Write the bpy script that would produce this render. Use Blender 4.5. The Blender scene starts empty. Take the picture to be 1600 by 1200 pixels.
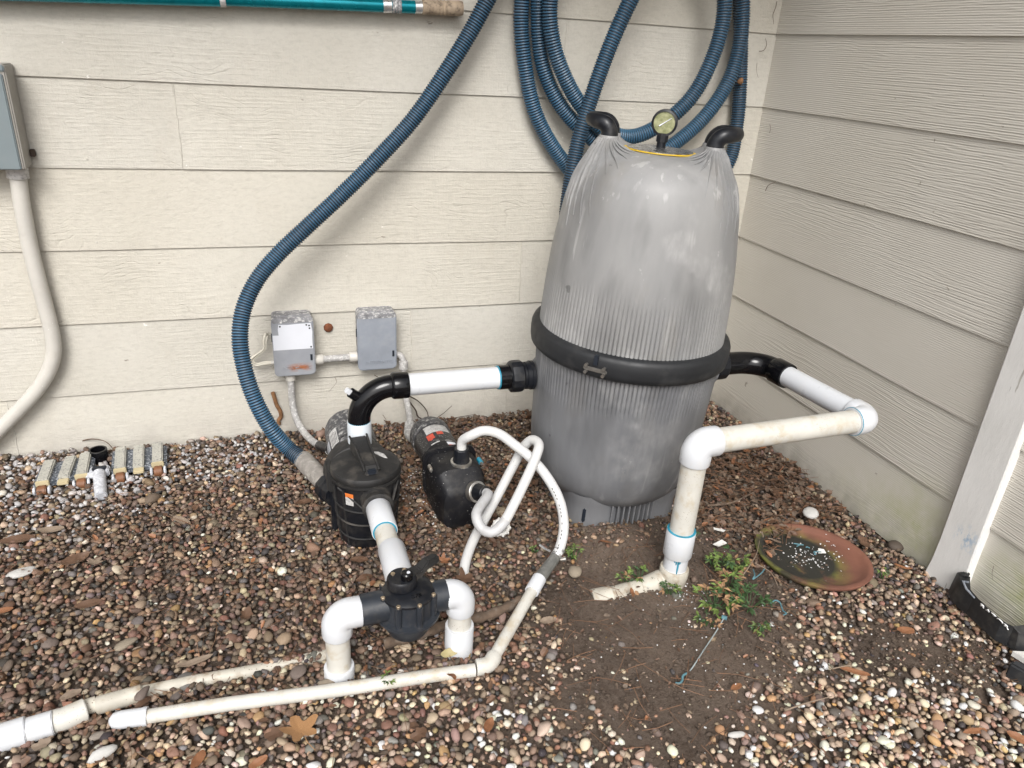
import bpy, bmesh, math, random
import numpy as np
from mathutils import Vector, Matrix

random.seed(7)
rng = np.random.default_rng(11)
scn = bpy.context.scene
COL = scn.collection

# ------------------------------------------------------------------ camera, sky, sun, exposure
cam_data = bpy.data.cameras.new('camera')
cam = bpy.data.objects.new('camera', cam_data)
COL.objects.link(cam)
ROWS = [[0.94842, 0.079547, -0.306875], [-0.311846, 0.40824, -0.857958], [0.057031, 0.909402, 0.411989]]
m = Matrix(ROWS).to_4x4()
m.translation = Vector((-2.02462, -2.78655, 1.47109))
cam.matrix_world = m
cam_data.sensor_fit = 'HORIZONTAL'
cam_data.sensor_width = 36.0
cam_data.lens = 26.0479
cam_data.clip_start = 0.02
cam_data.clip_end = 900.0
scn.camera = cam

SUN_ELEV, SUN_AZ = math.radians(43), math.radians(198)     # azimuth measured clockwise from +Y
world = bpy.data.worlds.new('World')
scn.world = world
world.use_nodes = True
wn, wl = world.node_tree.nodes, world.node_tree.links
bg = wn['Background']
sky = wn.new('ShaderNodeTexSky')
sky.sky_type = 'NISHITA'
sky.sun_disc = False
sky.sun_elevation = SUN_ELEV
sky.sun_rotation = SUN_AZ
sky.air_density, sky.dust_density, sky.ozone_density = 1.0, 4.0, 1.0
hs = wn.new('ShaderNodeHueSaturation')
hs.inputs['Saturation'].default_value = 0.20               # overcast: a nearly grey sky
wl.new(sky.outputs[0], hs.inputs['Color'])
wl.new(hs.outputs[0], bg.inputs['Color'])
bg.inputs['Strength'].default_value = 0.135

sun_data = bpy.data.lights.new('sun', 'SUN')
sun_data.energy = 1.5
sun_data.angle = math.radians(24)
sun_data.color = (1.0, 0.975, 0.94)
sun = bpy.data.objects.new('sun', sun_data)
COL.objects.link(sun)
to_sun = Vector((math.sin(SUN_AZ) * math.cos(SUN_ELEV), math.cos(SUN_AZ) * math.cos(SUN_ELEV), math.sin(SUN_ELEV)))
sun.rotation_euler = to_sun.to_track_quat('Z', 'Y').to_euler()
sun.location = (-1, -6, 6)

vs = scn.view_settings
vs.view_transform = 'Standard'
vs.look = 'None'
vs.exposure = 0.66
vs.gamma = 1.0
vs.use_curve_mapping = False

# ------------------------------------------------------------------ materials
class NB:
    """small node builder"""
    def __init__(s, name):
        s.m = bpy.data.materials.new(name)
        s.m.use_nodes = True
        s.n, s.l = s.m.node_tree.nodes, s.m.node_tree.links
        s.b = s.n['Principled BSDF']
        s.tc = s.n.new('ShaderNodeTexCoord')
        s.co = s.tc.outputs['Object']
    def link(s, a, b): s.l.new(a, b)
    def mapped(s, scale=(1, 1, 1), rot=(0, 0, 0), src=None):
        mp = s.n.new('ShaderNodeMapping')
        mp.inputs['Scale'].default_value = scale
        mp.inputs['Rotation'].default_value = rot
        s.link(src or s.co, mp.inputs['Vector'])
        return mp.outputs[0]
    def jitter(s, amount=40.0):
        """object coordinates shifted by a per-object random amount"""
        oi = s.n.new('ShaderNodeObjectInfo')
        mu = s.n.new('ShaderNodeVectorMath'); mu.operation = 'ADD'
        ml = s.n.new('ShaderNodeMath'); ml.operation = 'MULTIPLY'; ml.inputs[1].default_value = amount
        s.link(oi.outputs['Random'], ml.inputs[0])
        s.link(s.co, mu.inputs[0]); s.link(ml.outputs[0], mu.inputs[1])
        s.co = mu.outputs[0]
        return oi
    def noise(s, scale, detail=4, rough=.55, vec=None, dist=0.0):
        t = s.n.new('ShaderNodeTexNoise')
        t.inputs['Scale'].default_value = scale
        t.inputs['Detail'].default_value = detail
        t.inputs['Roughness'].default_value = rough
        t.inputs['Distortion'].default_value = dist
        s.link(vec or s.co, t.inputs['Vector'])
        return t.outputs['Fac']
    def wave(s, scale, dist=2, detail=2, dscale=1.0, vec=None, direction='Z'):
        t = s.n.new('ShaderNodeTexWave')
        t.bands_direction = direction
        t.inputs['Scale'].default_value = scale
        t.inputs['Distortion'].default_value = dist
        t.inputs['Detail'].default_value = detail
        t.inputs['Detail Scale'].default_value = dscale
        s.link(vec or s.co, t.inputs['Vector'])
        return t.outputs['Fac']
    def voro(s, scale, feature='F1', vec=None, rand=1.0):
        t = s.n.new('ShaderNodeTexVoronoi')
        t.feature = feature
        t.inputs['Scale'].default_value = scale
        t.inputs['Randomness'].default_value = rand
        s.link(vec or s.co, t.inputs['Vector'])
        return t.outputs['Distance']
    def ramp(s, fac, stops):
        r = s.n.new('ShaderNodeValToRGB')
        el = r.color_ramp.elements
        while len(el) < len(stops): el.new(.5)
        for e, (p, c) in zip(el, stops):
            e.position = p
            e.color = (c, c, c, 1) if isinstance(c, (int, float)) else (*c, 1)
        s.link(fac, r.inputs[0])
        return r.outputs[0]
    def mix(s, fac, a, b, mode='MIX'):
        x = s.n.new('ShaderNodeMix'); x.data_type = 'RGBA'; x.blend_type = mode
        def put(v, sock):
            if isinstance(v, (int, float)): sock.default_value = v
            elif isinstance(v, tuple): sock.default_value = (*v, 1)
            else: s.link(v, sock)
        put(fac, x.inputs[0]); put(a, x.inputs[6]); put(b, x.inputs[7])
        return x.outputs[2]
    def math(s, op, a, b=0.0, clamp=False):
        x = s.n.new('ShaderNodeMath'); x.operation = op; x.use_clamp = clamp
        for i, v in enumerate((a, b)):
            if isinstance(v, (int, float)): x.inputs[i].default_value = v
            else: s.link(v, x.inputs[i])
        return x.outputs[0]
    def axis(s, which):
        x = s.n.new('ShaderNodeSeparateXYZ'); s.link(s.tc.outputs['Object'], x.inputs[0])
        return x.outputs['XYZ'.index(which)]
    def blob(s, center, radius):
        """1 at a centre fading to 0 at radius, in object coordinates"""
        v = s.n.new('ShaderNodeVectorMath'); v.operation = 'DISTANCE'
        s.link(s.tc.outputs['Object'], v.inputs[0]); v.inputs[1].default_value = center
        return s.ramp(s.math('DIVIDE', v.outputs['Value'], radius), [(0.0, 1.0), (1.0, 0.0)])
    def bump(s, h, strength=.3, dist=.002):
        b = s.n.new('ShaderNodeBump')
        b.inputs['Strength'].default_value = strength
        b.inputs['Distance'].default_value = dist
        s.link(h, b.inputs['Height'])
        if s.b.inputs['Normal'].is_linked:
            s.link(s.b.inputs['Normal'].links[0].from_socket, b.inputs['Normal'])
        s.link(b.outputs[0], s.b.inputs['Normal'])
    def done(s, col, rough=.6, metal=0.0, spec=.5):
        if isinstance(col, tuple): s.b.inputs['Base Color'].default_value = (*col, 1)
        else: s.link(col, s.b.inputs['Base Color'])
        if isinstance(rough, (int, float)): s.b.inputs['Roughness'].default_value = rough
        else: s.link(rough, s.b.inputs['Roughness'])
        s.b.inputs['Metallic'].default_value = metal
        s.b.inputs['Specular IOR Level'].default_value = spec
        return s.m

def plain(name, col, rough=.5, metal=0.0, var=.18, nscale=14.0, dirt=None, dirt_amt=.4, dirt_scale=30.0, bump=0.0, bscale=80.0, spec=.5, speck=None):
    """painted / moulded surface with tonal drift, blotchy dirt, optional specks"""
    b = NB(name); b.jitter()
    lo = tuple(c * (1 - var) for c in col); hi = tuple(min(1, c * (1 + var)) for c in col)
    c = b.mix(b.ramp(b.noise(nscale, 5), [(.3, 0.0), (.7, 1.0)]), lo, hi)
    if dirt:
        f = b.ramp(b.noise(dirt_scale, 6, .65), [(.5, 0.0), (.68, dirt_amt)])
        c = b.mix(f, c, dirt)
    if speck:
        f = b.ramp(b.voro(speck[1]), [(speck[2] * .6, 1.0), (speck[2], 0.0)])
        f = b.math('MULTIPLY', f, b.ramp(b.noise(9.0, 2), [(.45, 0.0), (.6, 1.0)]))
        c = b.mix(f, c, speck[0])
    r = b.ramp(b.noise(nscale * 3, 3), [(.2, max(0, rough - .1)), (.8, min(1, rough + .12))])
    if bump: b.bump(b.noise(bscale, 4), bump, .001)
    return b.done(c, r, metal, spec)

PAINT = (.655, .60, .52)
def siding_back():
    b = NB('cream_rough_sawn_paint'); oi = b.jitter(37.0)
    base = b.mix(b.ramp(b.noise(1.7, 4), [(.3, 0.0), (.7, 1.0)]), (.485, .460, .405), (.545, .522, .47))
    pick = b.mix(b.ramp(oi.outputs['Random'], [(0, 0.0), (1, 1.0)]), (.975, .98, .985), (1.0, .988, .96))
    base = b.mix(1.0, base, pick, 'MULTIPLY')
    base = b.mix(1.0, base, b.ramp(b.noise(70.0, 5, .8, b.mapped((.55, 1, 1.0))), [(.30, .88), (.52, 1.0), (.75, 1.04)]), 'MULTIPLY')
    base = b.mix(b.math('MULTIPLY', b.ramp(b.noise(7.0, 5, .7, b.mapped((26, 26, 2.0))), [(.30, .5), (.42, 0.0)]), .18), base, (.33, .30, .25))
    # faint streaky dirt and paint flakes
    dirt = b.ramp(b.noise(6.0, 6, .7, b.mapped((1, 1, .35))), [(.56, 0.0), (.75, .22)])
    base = b.mix(dirt, base, (.42, .37, .30))
    fl = b.ramp(b.noise(34.0, 3, .6), [(.735, 0.0), (.76, .6)])
    base = b.mix(fl, base, (.8, .78, .74))
    nick = b.ramp(b.noise(26.0, 4, .6, b.mapped((.5, 1, 1.6))), [(.245, .75), (.275, 0.0)])
    base = b.mix(nick, base, (.20, .17, .14))
    # splashed soil towards the foot of the wall
    ft = b.math('MULTIPLY', b.ramp(b.axis('Z'), [(0.0, .55), (.14, 0.0)]), b.ramp(b.noise(12, 5), [(.35, 0.0), (.65, 1.0)]))
    base = b.mix(ft, base, (.36, .33, .30))
    grain = b.wave(7.0, 9.0, 3, 1.2, b.mapped((.35, 1, 4.0)), 'Z')
    rings = b.wave(5.0, 14.0, 2, .8, b.mapped((1.0, 1, 3.2)), 'Z')
    lines = b.math('POWER', b.math('ADD', b.math('MULTIPLY', grain, .5), b.math('MULTIPLY', rings, .5)), 2.0)
    msk = b.ramp(b.noise(1.9, 2), [(.38, 0.12), (.62, 1.0)])
    warp = b.noise(2.2, 3, .5, b.mapped((.8, 1, 1.6)))
    cath = b.math('FRACT', b.math('MULTIPLY', b.math('ADD', b.math('MULTIPLY', warp, .55), b.axis('Z')), 46.0))
    crack = b.math('MULTIPLY', b.ramp(cath, [(0.0, 0.0), (.10, 1.0), (.24, 0.0)]), b.math('MULTIPLY', msk, b.ramp(b.noise(7.0, 4, .65), [(.50, 0.0), (.66, 1.0)])))
    base = b.mix(b.math('MULTIPLY', crack, .15), base, (.24, .20, .16))
    b.bump(b.math('MULTIPLY', crack, -1.0), .55, .0026)
    b.bump(b.math('MULTIPLY', lines, msk), .28, .0026)
    b.bump(b.noise(9.0, 6, .7, b.mapped((26, 26, 3.0))), .45, .0022)
    b.bump(b.noise(60.0, 5, .75, b.mapped((.6, 1, 1.0))), .75, .0032)
    return b.done(base, .62, 0, .35)
def siding_right():
    b = NB('cream_grooved_paint'); oi = b.jitter(23.0)
    base = b.mix(b.ramp(b.noise(1.4, 4), [(.3, 0.0), (.7, 1.0)]), (.545, .515, .455), (.605, .578, .522))
    nick = b.ramp(b.noise(24.0, 4, .6), [(.26, .7), (.285, 0.0)])
    base = b.mix(nick, base, (.22, .19, .15))
    lines = b.wave(46.0, .7, 2, .7, b.mapped((1, .10, 1.0)), 'Z')
    grain = b.wave(9.0, 12.0, 2, .9, b.mapped((1, .5, 3.0)), 'Z')
    msk = b.ramp(b.noise(1.6, 2, .5, b.mapped((1, .5, 2.0))), [(.40, 0.0), (.6, 1.0)])
    # the recessed lines are tinted darker
    base = b.mix(b.math('MULTIPLY', b.ramp(lines, [(.0, 1.0), (.35, 0.0)]), .16), base, (.34, .30, .25))
    for cen, rad, amt in (((0.0, -1.27, .05), .26, .8), ((0.0, -1.64, .10), .17, .85), ((0, -1.75, .0), .16, .6), ((0, -1.0, -.03), .25, .35)):
        g = b.math('MULTIPLY', b.math('MULTIPLY', b.blob(cen, rad), b.ramp(b.noise(16, 5, .7), [(.3, .15), (.7, 1.0)])), amt)
        base = b.mix(g, base, (.33, .35, .13))
    ft = b.math('MULTIPLY', b.ramp(b.axis('Z'), [(-.03, .6), (.08, 0.0)]), b.ramp(b.noise(14, 5), [(.35, 0.0), (.65, 1.0)]))
    base = b.mix(ft, base, (.30, .28, .24))
    b.bump(lines, .55, .0011)
    b.bump(b.math('MULTIPLY', b.math('POWER', grain, 2.0), msk), .35, .0022)
    b.bump(b.noise(150.0, 3, .7, b.mapped((1, .3, 1.0))), .22, .001)
    return b.done(base, .6, 0, .35)

M = {}
M['back'] = siding_back()
M['right'] = siding_right()
def trim_mat():
    b = NB('weathered_white_trim_paint')
    base = b.mix(b.ramp(b.noise(5, 5), [(.3, 0.0), (.7, 1.0)]), (.68, .67, .645), (.76, .75, .73))
    bl = b.math('MULTIPLY', b.blob((-.02, -1.455, .17), .055), b.ramp(b.noise(60, 4, .7, b.mapped((1, 1, .6))), [(.48, 0.0), (.6, .7)]))
    base = b.mix(bl, base, (.16, .33, .52))
    cr = b.ramp(b.noise(30, 4, .6, b.mapped((1, 1, .12))), [(.29, .6), (.32, 0.0)])
    base = b.mix(cr, base, (.25, .22, .18))
    b.bump(b.noise(26, 6, .7, b.mapped((1, 1, .3))), .5, .003)
    b.bump(b.noise(120, 3), .3, .001)
    return b.done(base, .6, 0, .35)
M['trim'] = trim_mat()
M['soffit'] = plain('soffit_paint', (.6, .56, .49), .7)
M['pvc'] = plain('white_pvc', (.56, .575, .60), .32, var=.035, nscale=8, dirt=(.60, .57, .52), dirt_amt=.25, dirt_scale=18, bump=.04, bscale=60)
M['pvc_primer'] = plain('primer_smeared_pvc', (.54, .575, .61), .34, var=.04, nscale=8, dirt=(.30, .50, .62), dirt_amt=.55, dirt_scale=17, bump=.05)
M['pvc_old'] = plain('yellowed_pvc', (.535, .52, .475), .42, var=.08, nscale=12, dirt=(.42, .34, .22), dirt_amt=.6, dirt_scale=22, bump=.08, speck=((.20, .15, .10), 150, .17))
M['pvc_dirty'] = plain('muddy_pvc', (.47, .44, .375), .55, var=.14, nscale=20, dirt=(.26, .19, .12), dirt_amt=.85, dirt_scale=24, bump=.15, speck=((.16, .12, .08), 120, .2))
M['hose_white'] = plain('white_flex_hose', (.54, .54, .535), .38, var=.05, nscale=10, dirt=(.52, .5, .45), dirt_amt=.4, dirt_scale=40, speck=((.15, .14, .13), 90, .14))
M['hose_grey'] = plain('greyed_flex_hose', (.44, .44, .445), .45, var=.1, nscale=14, dirt=(.36, .35, .33), dirt_amt=.5, dirt_scale=40)
M['cement'] = plain('blue_pipe_cement', (.02, .23, .34), .35, var=.25, nscale=60)
M['black_gloss'] = plain('black_gloss_plastic', (.004, .004, .005), .13, var=.2, nscale=20, bump=.02, spec=.36)
M['black_mid'] = plain('black_moulded_plastic', (.007, .008, .011), .38, var=.25, nscale=18, dirt=(.045, .042, .038), dirt_amt=.5, dirt_scale=26, bump=.08, spec=.36)
M['black_dusty'] = plain('dusty_black_plastic', (.013, .0125, .0125), .62, var=.3, nscale=12, dirt=(.075, .066, .056), dirt_amt=.7, dirt_scale=14, bump=.2, bscale=140)
M['valve_grey'] = plain('charcoal_valve_plastic', (.020, .024, .031), .38, var=.18, nscale=16, dirt=(.10, .09, .08), dirt_amt=.35, dirt_scale=30, bump=.1, bscale=200)
M['pump_speck'] = plain('black_pump_plastic_paint_flecked', (.007, .007, .009), .55, var=.3, nscale=16, dirt=(.04, .036, .032), dirt_amt=.6, dirt_scale=22, bump=.1, bscale=160, speck=((.6, .58, .55), 95, .14), spec=.32)
M['motor'] = plain('black_motor_paint', (.013, .013, .015), .45, var=.3, nscale=20, dirt=(.13, .125, .12), dirt_amt=.5, dirt_scale=36, bump=.15, speck=((.55, .55, .54), 150, .2))
M['motor_spat'] = plain('motor_paint_overspray', (.06, .06, .065), .55, var=.4, nscale=30, dirt=(.5, .49, .47), dirt_amt=.8, dirt_scale=75, bump=.2)
M['band'] = plain('rubbery_black_band', (.010, .011, .013), .55, var=.2, nscale=10, dirt=(.07, .068, .066), dirt_amt=.4, dirt_scale=9, bump=.08, speck=((.3, .3, .3), 60, .05))
M['steel'] = plain('dull_steel', (.5, .49, .46), .38, metal=.9, var=.2, nscale=40, dirt=(.25, .18, .12), dirt_amt=.5)
M['dark_steel'] = plain('tarnished_steel', (.20, .19, .175), .45, metal=.7, var=.25, nscale=60, dirt=(.12, .08, .05), dirt_amt=.5)
M['brass'] = plain('worn_brass_screw', (.62, .5, .36), .35, metal=.9, var=.2, nscale=40)
M['box_grey'] = plain('grey_enamel', (.235, .255, .29), .48, var=.10, nscale=12, dirt=(.33, .34, .36), dirt_amt=.35, dirt_scale=20, bump=.05)
M['box_spat'] = plain('grey_enamel_flaking', (.2, .2, .21), .6, var=.3, nscale=40, dirt=(.72, .71, .69), dirt_amt=.9, dirt_scale=75, bump=.3)
M['meter'] = plain('blue_grey_enamel', (.165, .198, .21), .4, var=.05, nscale=6, dirt=(.2, .22, .22), dirt_amt=.2)
M['meter_side'] = plain('taupe_overpaint', (.29, .275, .25), .5, var=.06)
M['sticker'] = plain('white_sticker', (.62, .635, .68), .5, var=.03)
M['sticker_old'] = plain('scuffed_label', (.50, .49, .48), .55, var=.15, nscale=60, dirt=(.16, .16, .16), dirt_amt=.8, dirt_scale=110)
M['red'] = plain('faded_red_print', (.50, .07, .04), .55, var=.25, nscale=50, dirt=(.2, .1, .08), dirt_amt=.4)
M['orange'] = plain('orange_print', (.62, .16, .03), .55)
M['rust'] = plain('rust', (.15, .048, .018), .85, var=.4, nscale=50, dirt=(.09, .03, .015), dirt_amt=.7, bump=.5)
M['mud'] = plain('dauber_mud', (.20, .10, .045), .95, var=.3, nscale=60, bump=.7, bscale=120)
M['conduit'] = plain('painted_conduit', (.50, .48, .44), .45, var=.06, nscale=10, dirt=(.42, .39, .34), dirt_amt=.3, speck=((.78, .77, .75), 70, .1))
M['conduit_spat'] = plain('conduit_overspray', (.34, .33, .32), .6, var=.2, nscale=30, dirt=(.68, .67, .65), dirt_amt=.9, dirt_scale=90, bump=.3)
M['wire'] = plain('beige_wire', (.56, .53, .45), .5, var=.1)
M['teal'] = plain('teal_anodised_pole', (.0, .20, .25), .24, metal=.55, var=.15, nscale=6, dirt=(.0, .1, .13), dirt_amt=.5)
M['alu'] = plain('bare_aluminium', (.62, .62, .62), .3, metal=.85, var=.12, nscale=40)
M['grip'] = plain('perished_tan_grip', (.36, .28, .20), .75, var=.25, nscale=30, dirt=(.07, .05, .035), dirt_amt=.85, dirt_scale=45, bump=.4)
M['hose_blue'] = plain('blue_hose_rib', (.027, .086, .150), .45, var=.2, nscale=9, dirt=(.10, .15, .20), dirt_amt=.35, dirt_scale=14)
M['hose_navy'] = plain('navy_hose_groove', (.006, .010, .018), .6, var=.2)
M['barb'] = plain('grey_barb_fitting', (.15, .15, .14), .6, var=.2, nscale=30, dirt=(.3, .29, .27), dirt_amt=.5, dirt_scale=40, bump=.2)
M['cuff'] = plain('scuffed_grey_cuff', (.24, .22, .20), .7, var=.25, nscale=30, dirt=(.42, .40, .36), dirt_amt=.7, dirt_scale=40, bump=.4)
M['white_dirty'] = plain('old_white_plastic', (.66, .65, .62), .5, var=.08, dirt=(.32, .28, .22), dirt_amt=.6, dirt_scale=50)
M['vac_weight'] = plain('speckled_cream_weight', (.40, .39, .345), .6, var=.12, nscale=20, dirt=(.12, .12, .13), dirt_amt=1.0, dirt_scale=170, bump=.3)
M['vac_clean'] = plain('cream_plastic', (.47, .40, .25), .5, var=.08)
M['vac_body'] = plain('speckled_blue_black_plastic', (.05, .06, .075), .6, var=.3, nscale=30, dirt=(.5, .52, .56), dirt_amt=.9, dirt_scale=130, bump=.3)
M['vac_grey'] = plain('speckled_grey_plastic', (.42, .43, .46), .6, var=.2, nscale=60, dirt=(.68, .69, .72), dirt_amt=.9, dirt_scale=120, bump=.3)
M['wheel_brown'] = plain('stained_brown_wheel', (.17, .07, .03), .55, var=.3)
M['bumper'] = plain('black_scuffed_plastic', (.020, .021, .023), .5, var=.25, nscale=14, dirt=(.10, .095, .085), dirt_amt=.45, dirt_scale=20, bump=.1)
M['stone_white'] = plain('chalky_white_stone', (.46, .45, .43), .8, var=.12, nscale=30, dirt=(.2, .19, .18), dirt_amt=.5, dirt_scale=30, bump=.4, bscale=60)
M['bark'] = plain('dead_bark', (.105, .072, .05), .95, var=.4, nscale=30, dirt=(.2, .17, .14), dirt_amt=.5, dirt_scale=40, bump=.9, bscale=90)
M['twig'] = plain('dark_twig', (.055, .038, .028), .9, var=.3)
M['leaf_tan'] = plain('tan_dead_leaf', (.31, .165, .07), .6, var=.25, nscale=35, dirt=(.22, .10, .04), dirt_amt=.5, dirt_scale=45, bump=.3)
M['leaf_orange'] = plain('orange_dead_leaf', (.23, .10, .045), .55, var=.3, nscale=35, dirt=(.12, .05, .025), dirt_amt=.6, dirt_scale=45, bump=.3)
M['leaf_brown'] = plain('brown_dead_leaf', (.115, .062, .036), .6, var=.35, nscale=35, dirt=(.045, .025, .016), dirt_amt=.6, dirt_scale=45, bump=.3)
M['leaf_pale'] = plain('pale_grey_brown_leaf', (.22, .165, .12), .65, var=.25, nscale=30, dirt=(.1, .075, .055), dirt_amt=.5, bump=.3)
M['leaf_olive'] = plain('olive_tan_leaf', (.33, .28, .14), .55, var=.15, nscale=30, bump=.2)
M['green'] = plain('weed_leaf_green', (.12, .175, .04), .55, var=.45, nscale=40)
M['green_dark'] = plain('dark_weed_green', (.035, .075, .022), .6, var=.4, nscale=40)
M['weed_dry'] = plain('dried_weed_leaf', (.28, .165, .085), .7, var=.35, nscale=40)
M['twine'] = plain('blue_twine', (.08, .18, .21), .7, var=.3)
M['twine_pale'] = plain('pale_twine', (.27, .31, .31), .7, var=.3)
M['flake'] = plain('white_paint_flake', (.6, .6, .6), .7)
M['pink'] = plain('white_print', (.82, .82, .82), .5)
M['needle'] = plain('pine_needle', (.17, .09, .05), .75, var=.4, nscale=8)
def glass_dial():
    b = NB('yellowed_dial_face')
    c = b.mix(b.ramp(b.noise(60, 4), [(.35, 0.0), (.65, 1.0)]), (.17, .18, .085), (.34, .34, .20))
    return b.done(c, .3)
M['dial'] = glass_dial()
def foil():
    b = NB('crinkled_foil_label')
    c = b.mix(b.ramp(b.noise(55, 5, .7), [(.4, 0.0), (.6, 1.0)]), (.05, .05, .05), (.60, .60, .61))
    b.bump(b.noise(70, 4), .8, .003)
    return b.done(c, .25, .85)
M['foil'] = foil()
M['yellow'] = plain('yellow_label_border', (.60, .40, .03), .5)

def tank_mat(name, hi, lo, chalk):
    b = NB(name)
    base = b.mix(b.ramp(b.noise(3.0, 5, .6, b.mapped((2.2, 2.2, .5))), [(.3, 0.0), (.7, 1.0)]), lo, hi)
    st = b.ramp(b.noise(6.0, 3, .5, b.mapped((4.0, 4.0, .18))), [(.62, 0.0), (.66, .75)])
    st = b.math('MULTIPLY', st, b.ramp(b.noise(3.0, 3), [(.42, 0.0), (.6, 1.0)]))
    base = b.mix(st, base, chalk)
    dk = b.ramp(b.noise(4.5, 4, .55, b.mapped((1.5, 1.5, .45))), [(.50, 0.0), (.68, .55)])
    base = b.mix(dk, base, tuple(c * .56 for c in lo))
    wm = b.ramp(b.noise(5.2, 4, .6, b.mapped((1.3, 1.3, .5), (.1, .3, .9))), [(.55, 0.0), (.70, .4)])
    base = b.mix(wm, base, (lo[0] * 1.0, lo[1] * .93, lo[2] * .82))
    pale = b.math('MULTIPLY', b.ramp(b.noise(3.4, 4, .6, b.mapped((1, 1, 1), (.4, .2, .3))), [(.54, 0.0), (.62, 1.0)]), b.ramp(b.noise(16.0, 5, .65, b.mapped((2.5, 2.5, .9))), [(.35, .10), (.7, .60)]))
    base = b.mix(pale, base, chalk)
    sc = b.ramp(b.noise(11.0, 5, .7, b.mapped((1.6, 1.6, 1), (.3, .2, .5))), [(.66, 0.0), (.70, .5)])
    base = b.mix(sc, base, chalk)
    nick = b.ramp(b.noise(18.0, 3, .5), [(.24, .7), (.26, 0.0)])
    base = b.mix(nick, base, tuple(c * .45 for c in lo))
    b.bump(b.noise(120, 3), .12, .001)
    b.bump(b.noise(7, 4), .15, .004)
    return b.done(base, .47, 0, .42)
M['tank_top'] = tank_mat('chalky_lit_tank_plastic', (.270, .268, .264), (.195, .196, .198), (.40, .395, .39))  # paler than the lower shell: real chalking plus lit tone painted in
M['tank_low'] = tank_mat('shade_toned_tank_plastic', (.185, .188, .196), (.115, .118, .126), (.27, .27, .27))  # darker base colour also holds the shade below the ring

def dish_mat():
    b = NB('mossy_terracotta')
    base = b.mix(b.ramp(b.noise(9, 5), [(.3, 0.0), (.7, 1.0)]), (.135, .055, .037), (.21, .088, .057))
    moss = b.math('MULTIPLY', b.blob((-.075, .015, .02), .20), 3.0, True)
    moss = b.math('MULTIPLY', moss, b.ramp(b.noise(11, 5, .65), [(.30, 0.0), (.5, 1.0)]))
    base = b.mix(moss, base, b.mix(b.ramp(b.noise(20, 5), [(.4, 0.0), (.62, 1.0)]), (.045, .04, .022), (.15, .155, .03)))
    dk = b.math('MULTIPLY', b.math('MULTIPLY', b.blob((-.050, .02, .01), .140), 7.0, True), b.ramp(b.noise(16, 5, .6), [(.30, 0.0), (.42, 1.0)]))
    base = b.mix(dk, base, (.022, .021, .016))
    b.bump(b.noise(50, 5), .5, .002)
    return b.done(base, .75)
M['dish'] = dish_mat()
def ground_mat():
    b = NB('dark_damp_soil')
    n = b.noise(2.6, 5, .6)
    c = b.mix(b.ramp(n, [(.38, 0.0), (.62, 1.0)]), (.078, .055, .041), (.165, .122, .093))
    c = b.mix(b.ramp(b.noise(55, 6, .75), [(.35, 0.0), (.7, .7)]), c, (.19, .152, .125))
    c = b.mix(b.ramp(b.noise(95, 4, .75), [(.58, 0.0), (.68, .8)]), c, (.03, .022, .017))
    b.bump(b.noise(70, 8, .8), .9, .012)
    b.bump(b.noise(260, 4, .8), .7, .003)
    return b.done(c, .95, 0, .2)
M['soil'] = ground_mat()
def pebble_mat(name, per_object):
    b = NB(name)
    if per_object:
        oi = b.jitter(60.0)
        col = oi.outputs['Color']
    else:
        at = b.n.new('ShaderNodeAttribute'); at.attribute_name = 'stone_colour'; at.attribute_type = 'GEOMETRY'
        col = at.outputs['Color']
    k = b.ramp(b.noise(120 if not per_object else 90, 5, .65), [(.25, .62), (.75, 1.28)])
    c = b.mix(1.0, col, k, 'MULTIPLY')
    c = b.mix(b.ramp(b.noise(300, 3, .6), [(.62, 0.0), (.72, .35)]), c, (.40, .37, .33))
    c = b.mix(b.ramp(b.noise(45, 4, .6), [(.55, 0.0), (.75, .45)]), c, (.055, .042, .033))
    b.bump(b.noise(330, 4, .7), .35, .0012)
    return b.done(c, .72, 0, .35)
M['gravel'] = pebble_mat('river_pebble', False)
M['pebble'] = pebble_mat('river_pebble_single', True)

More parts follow.
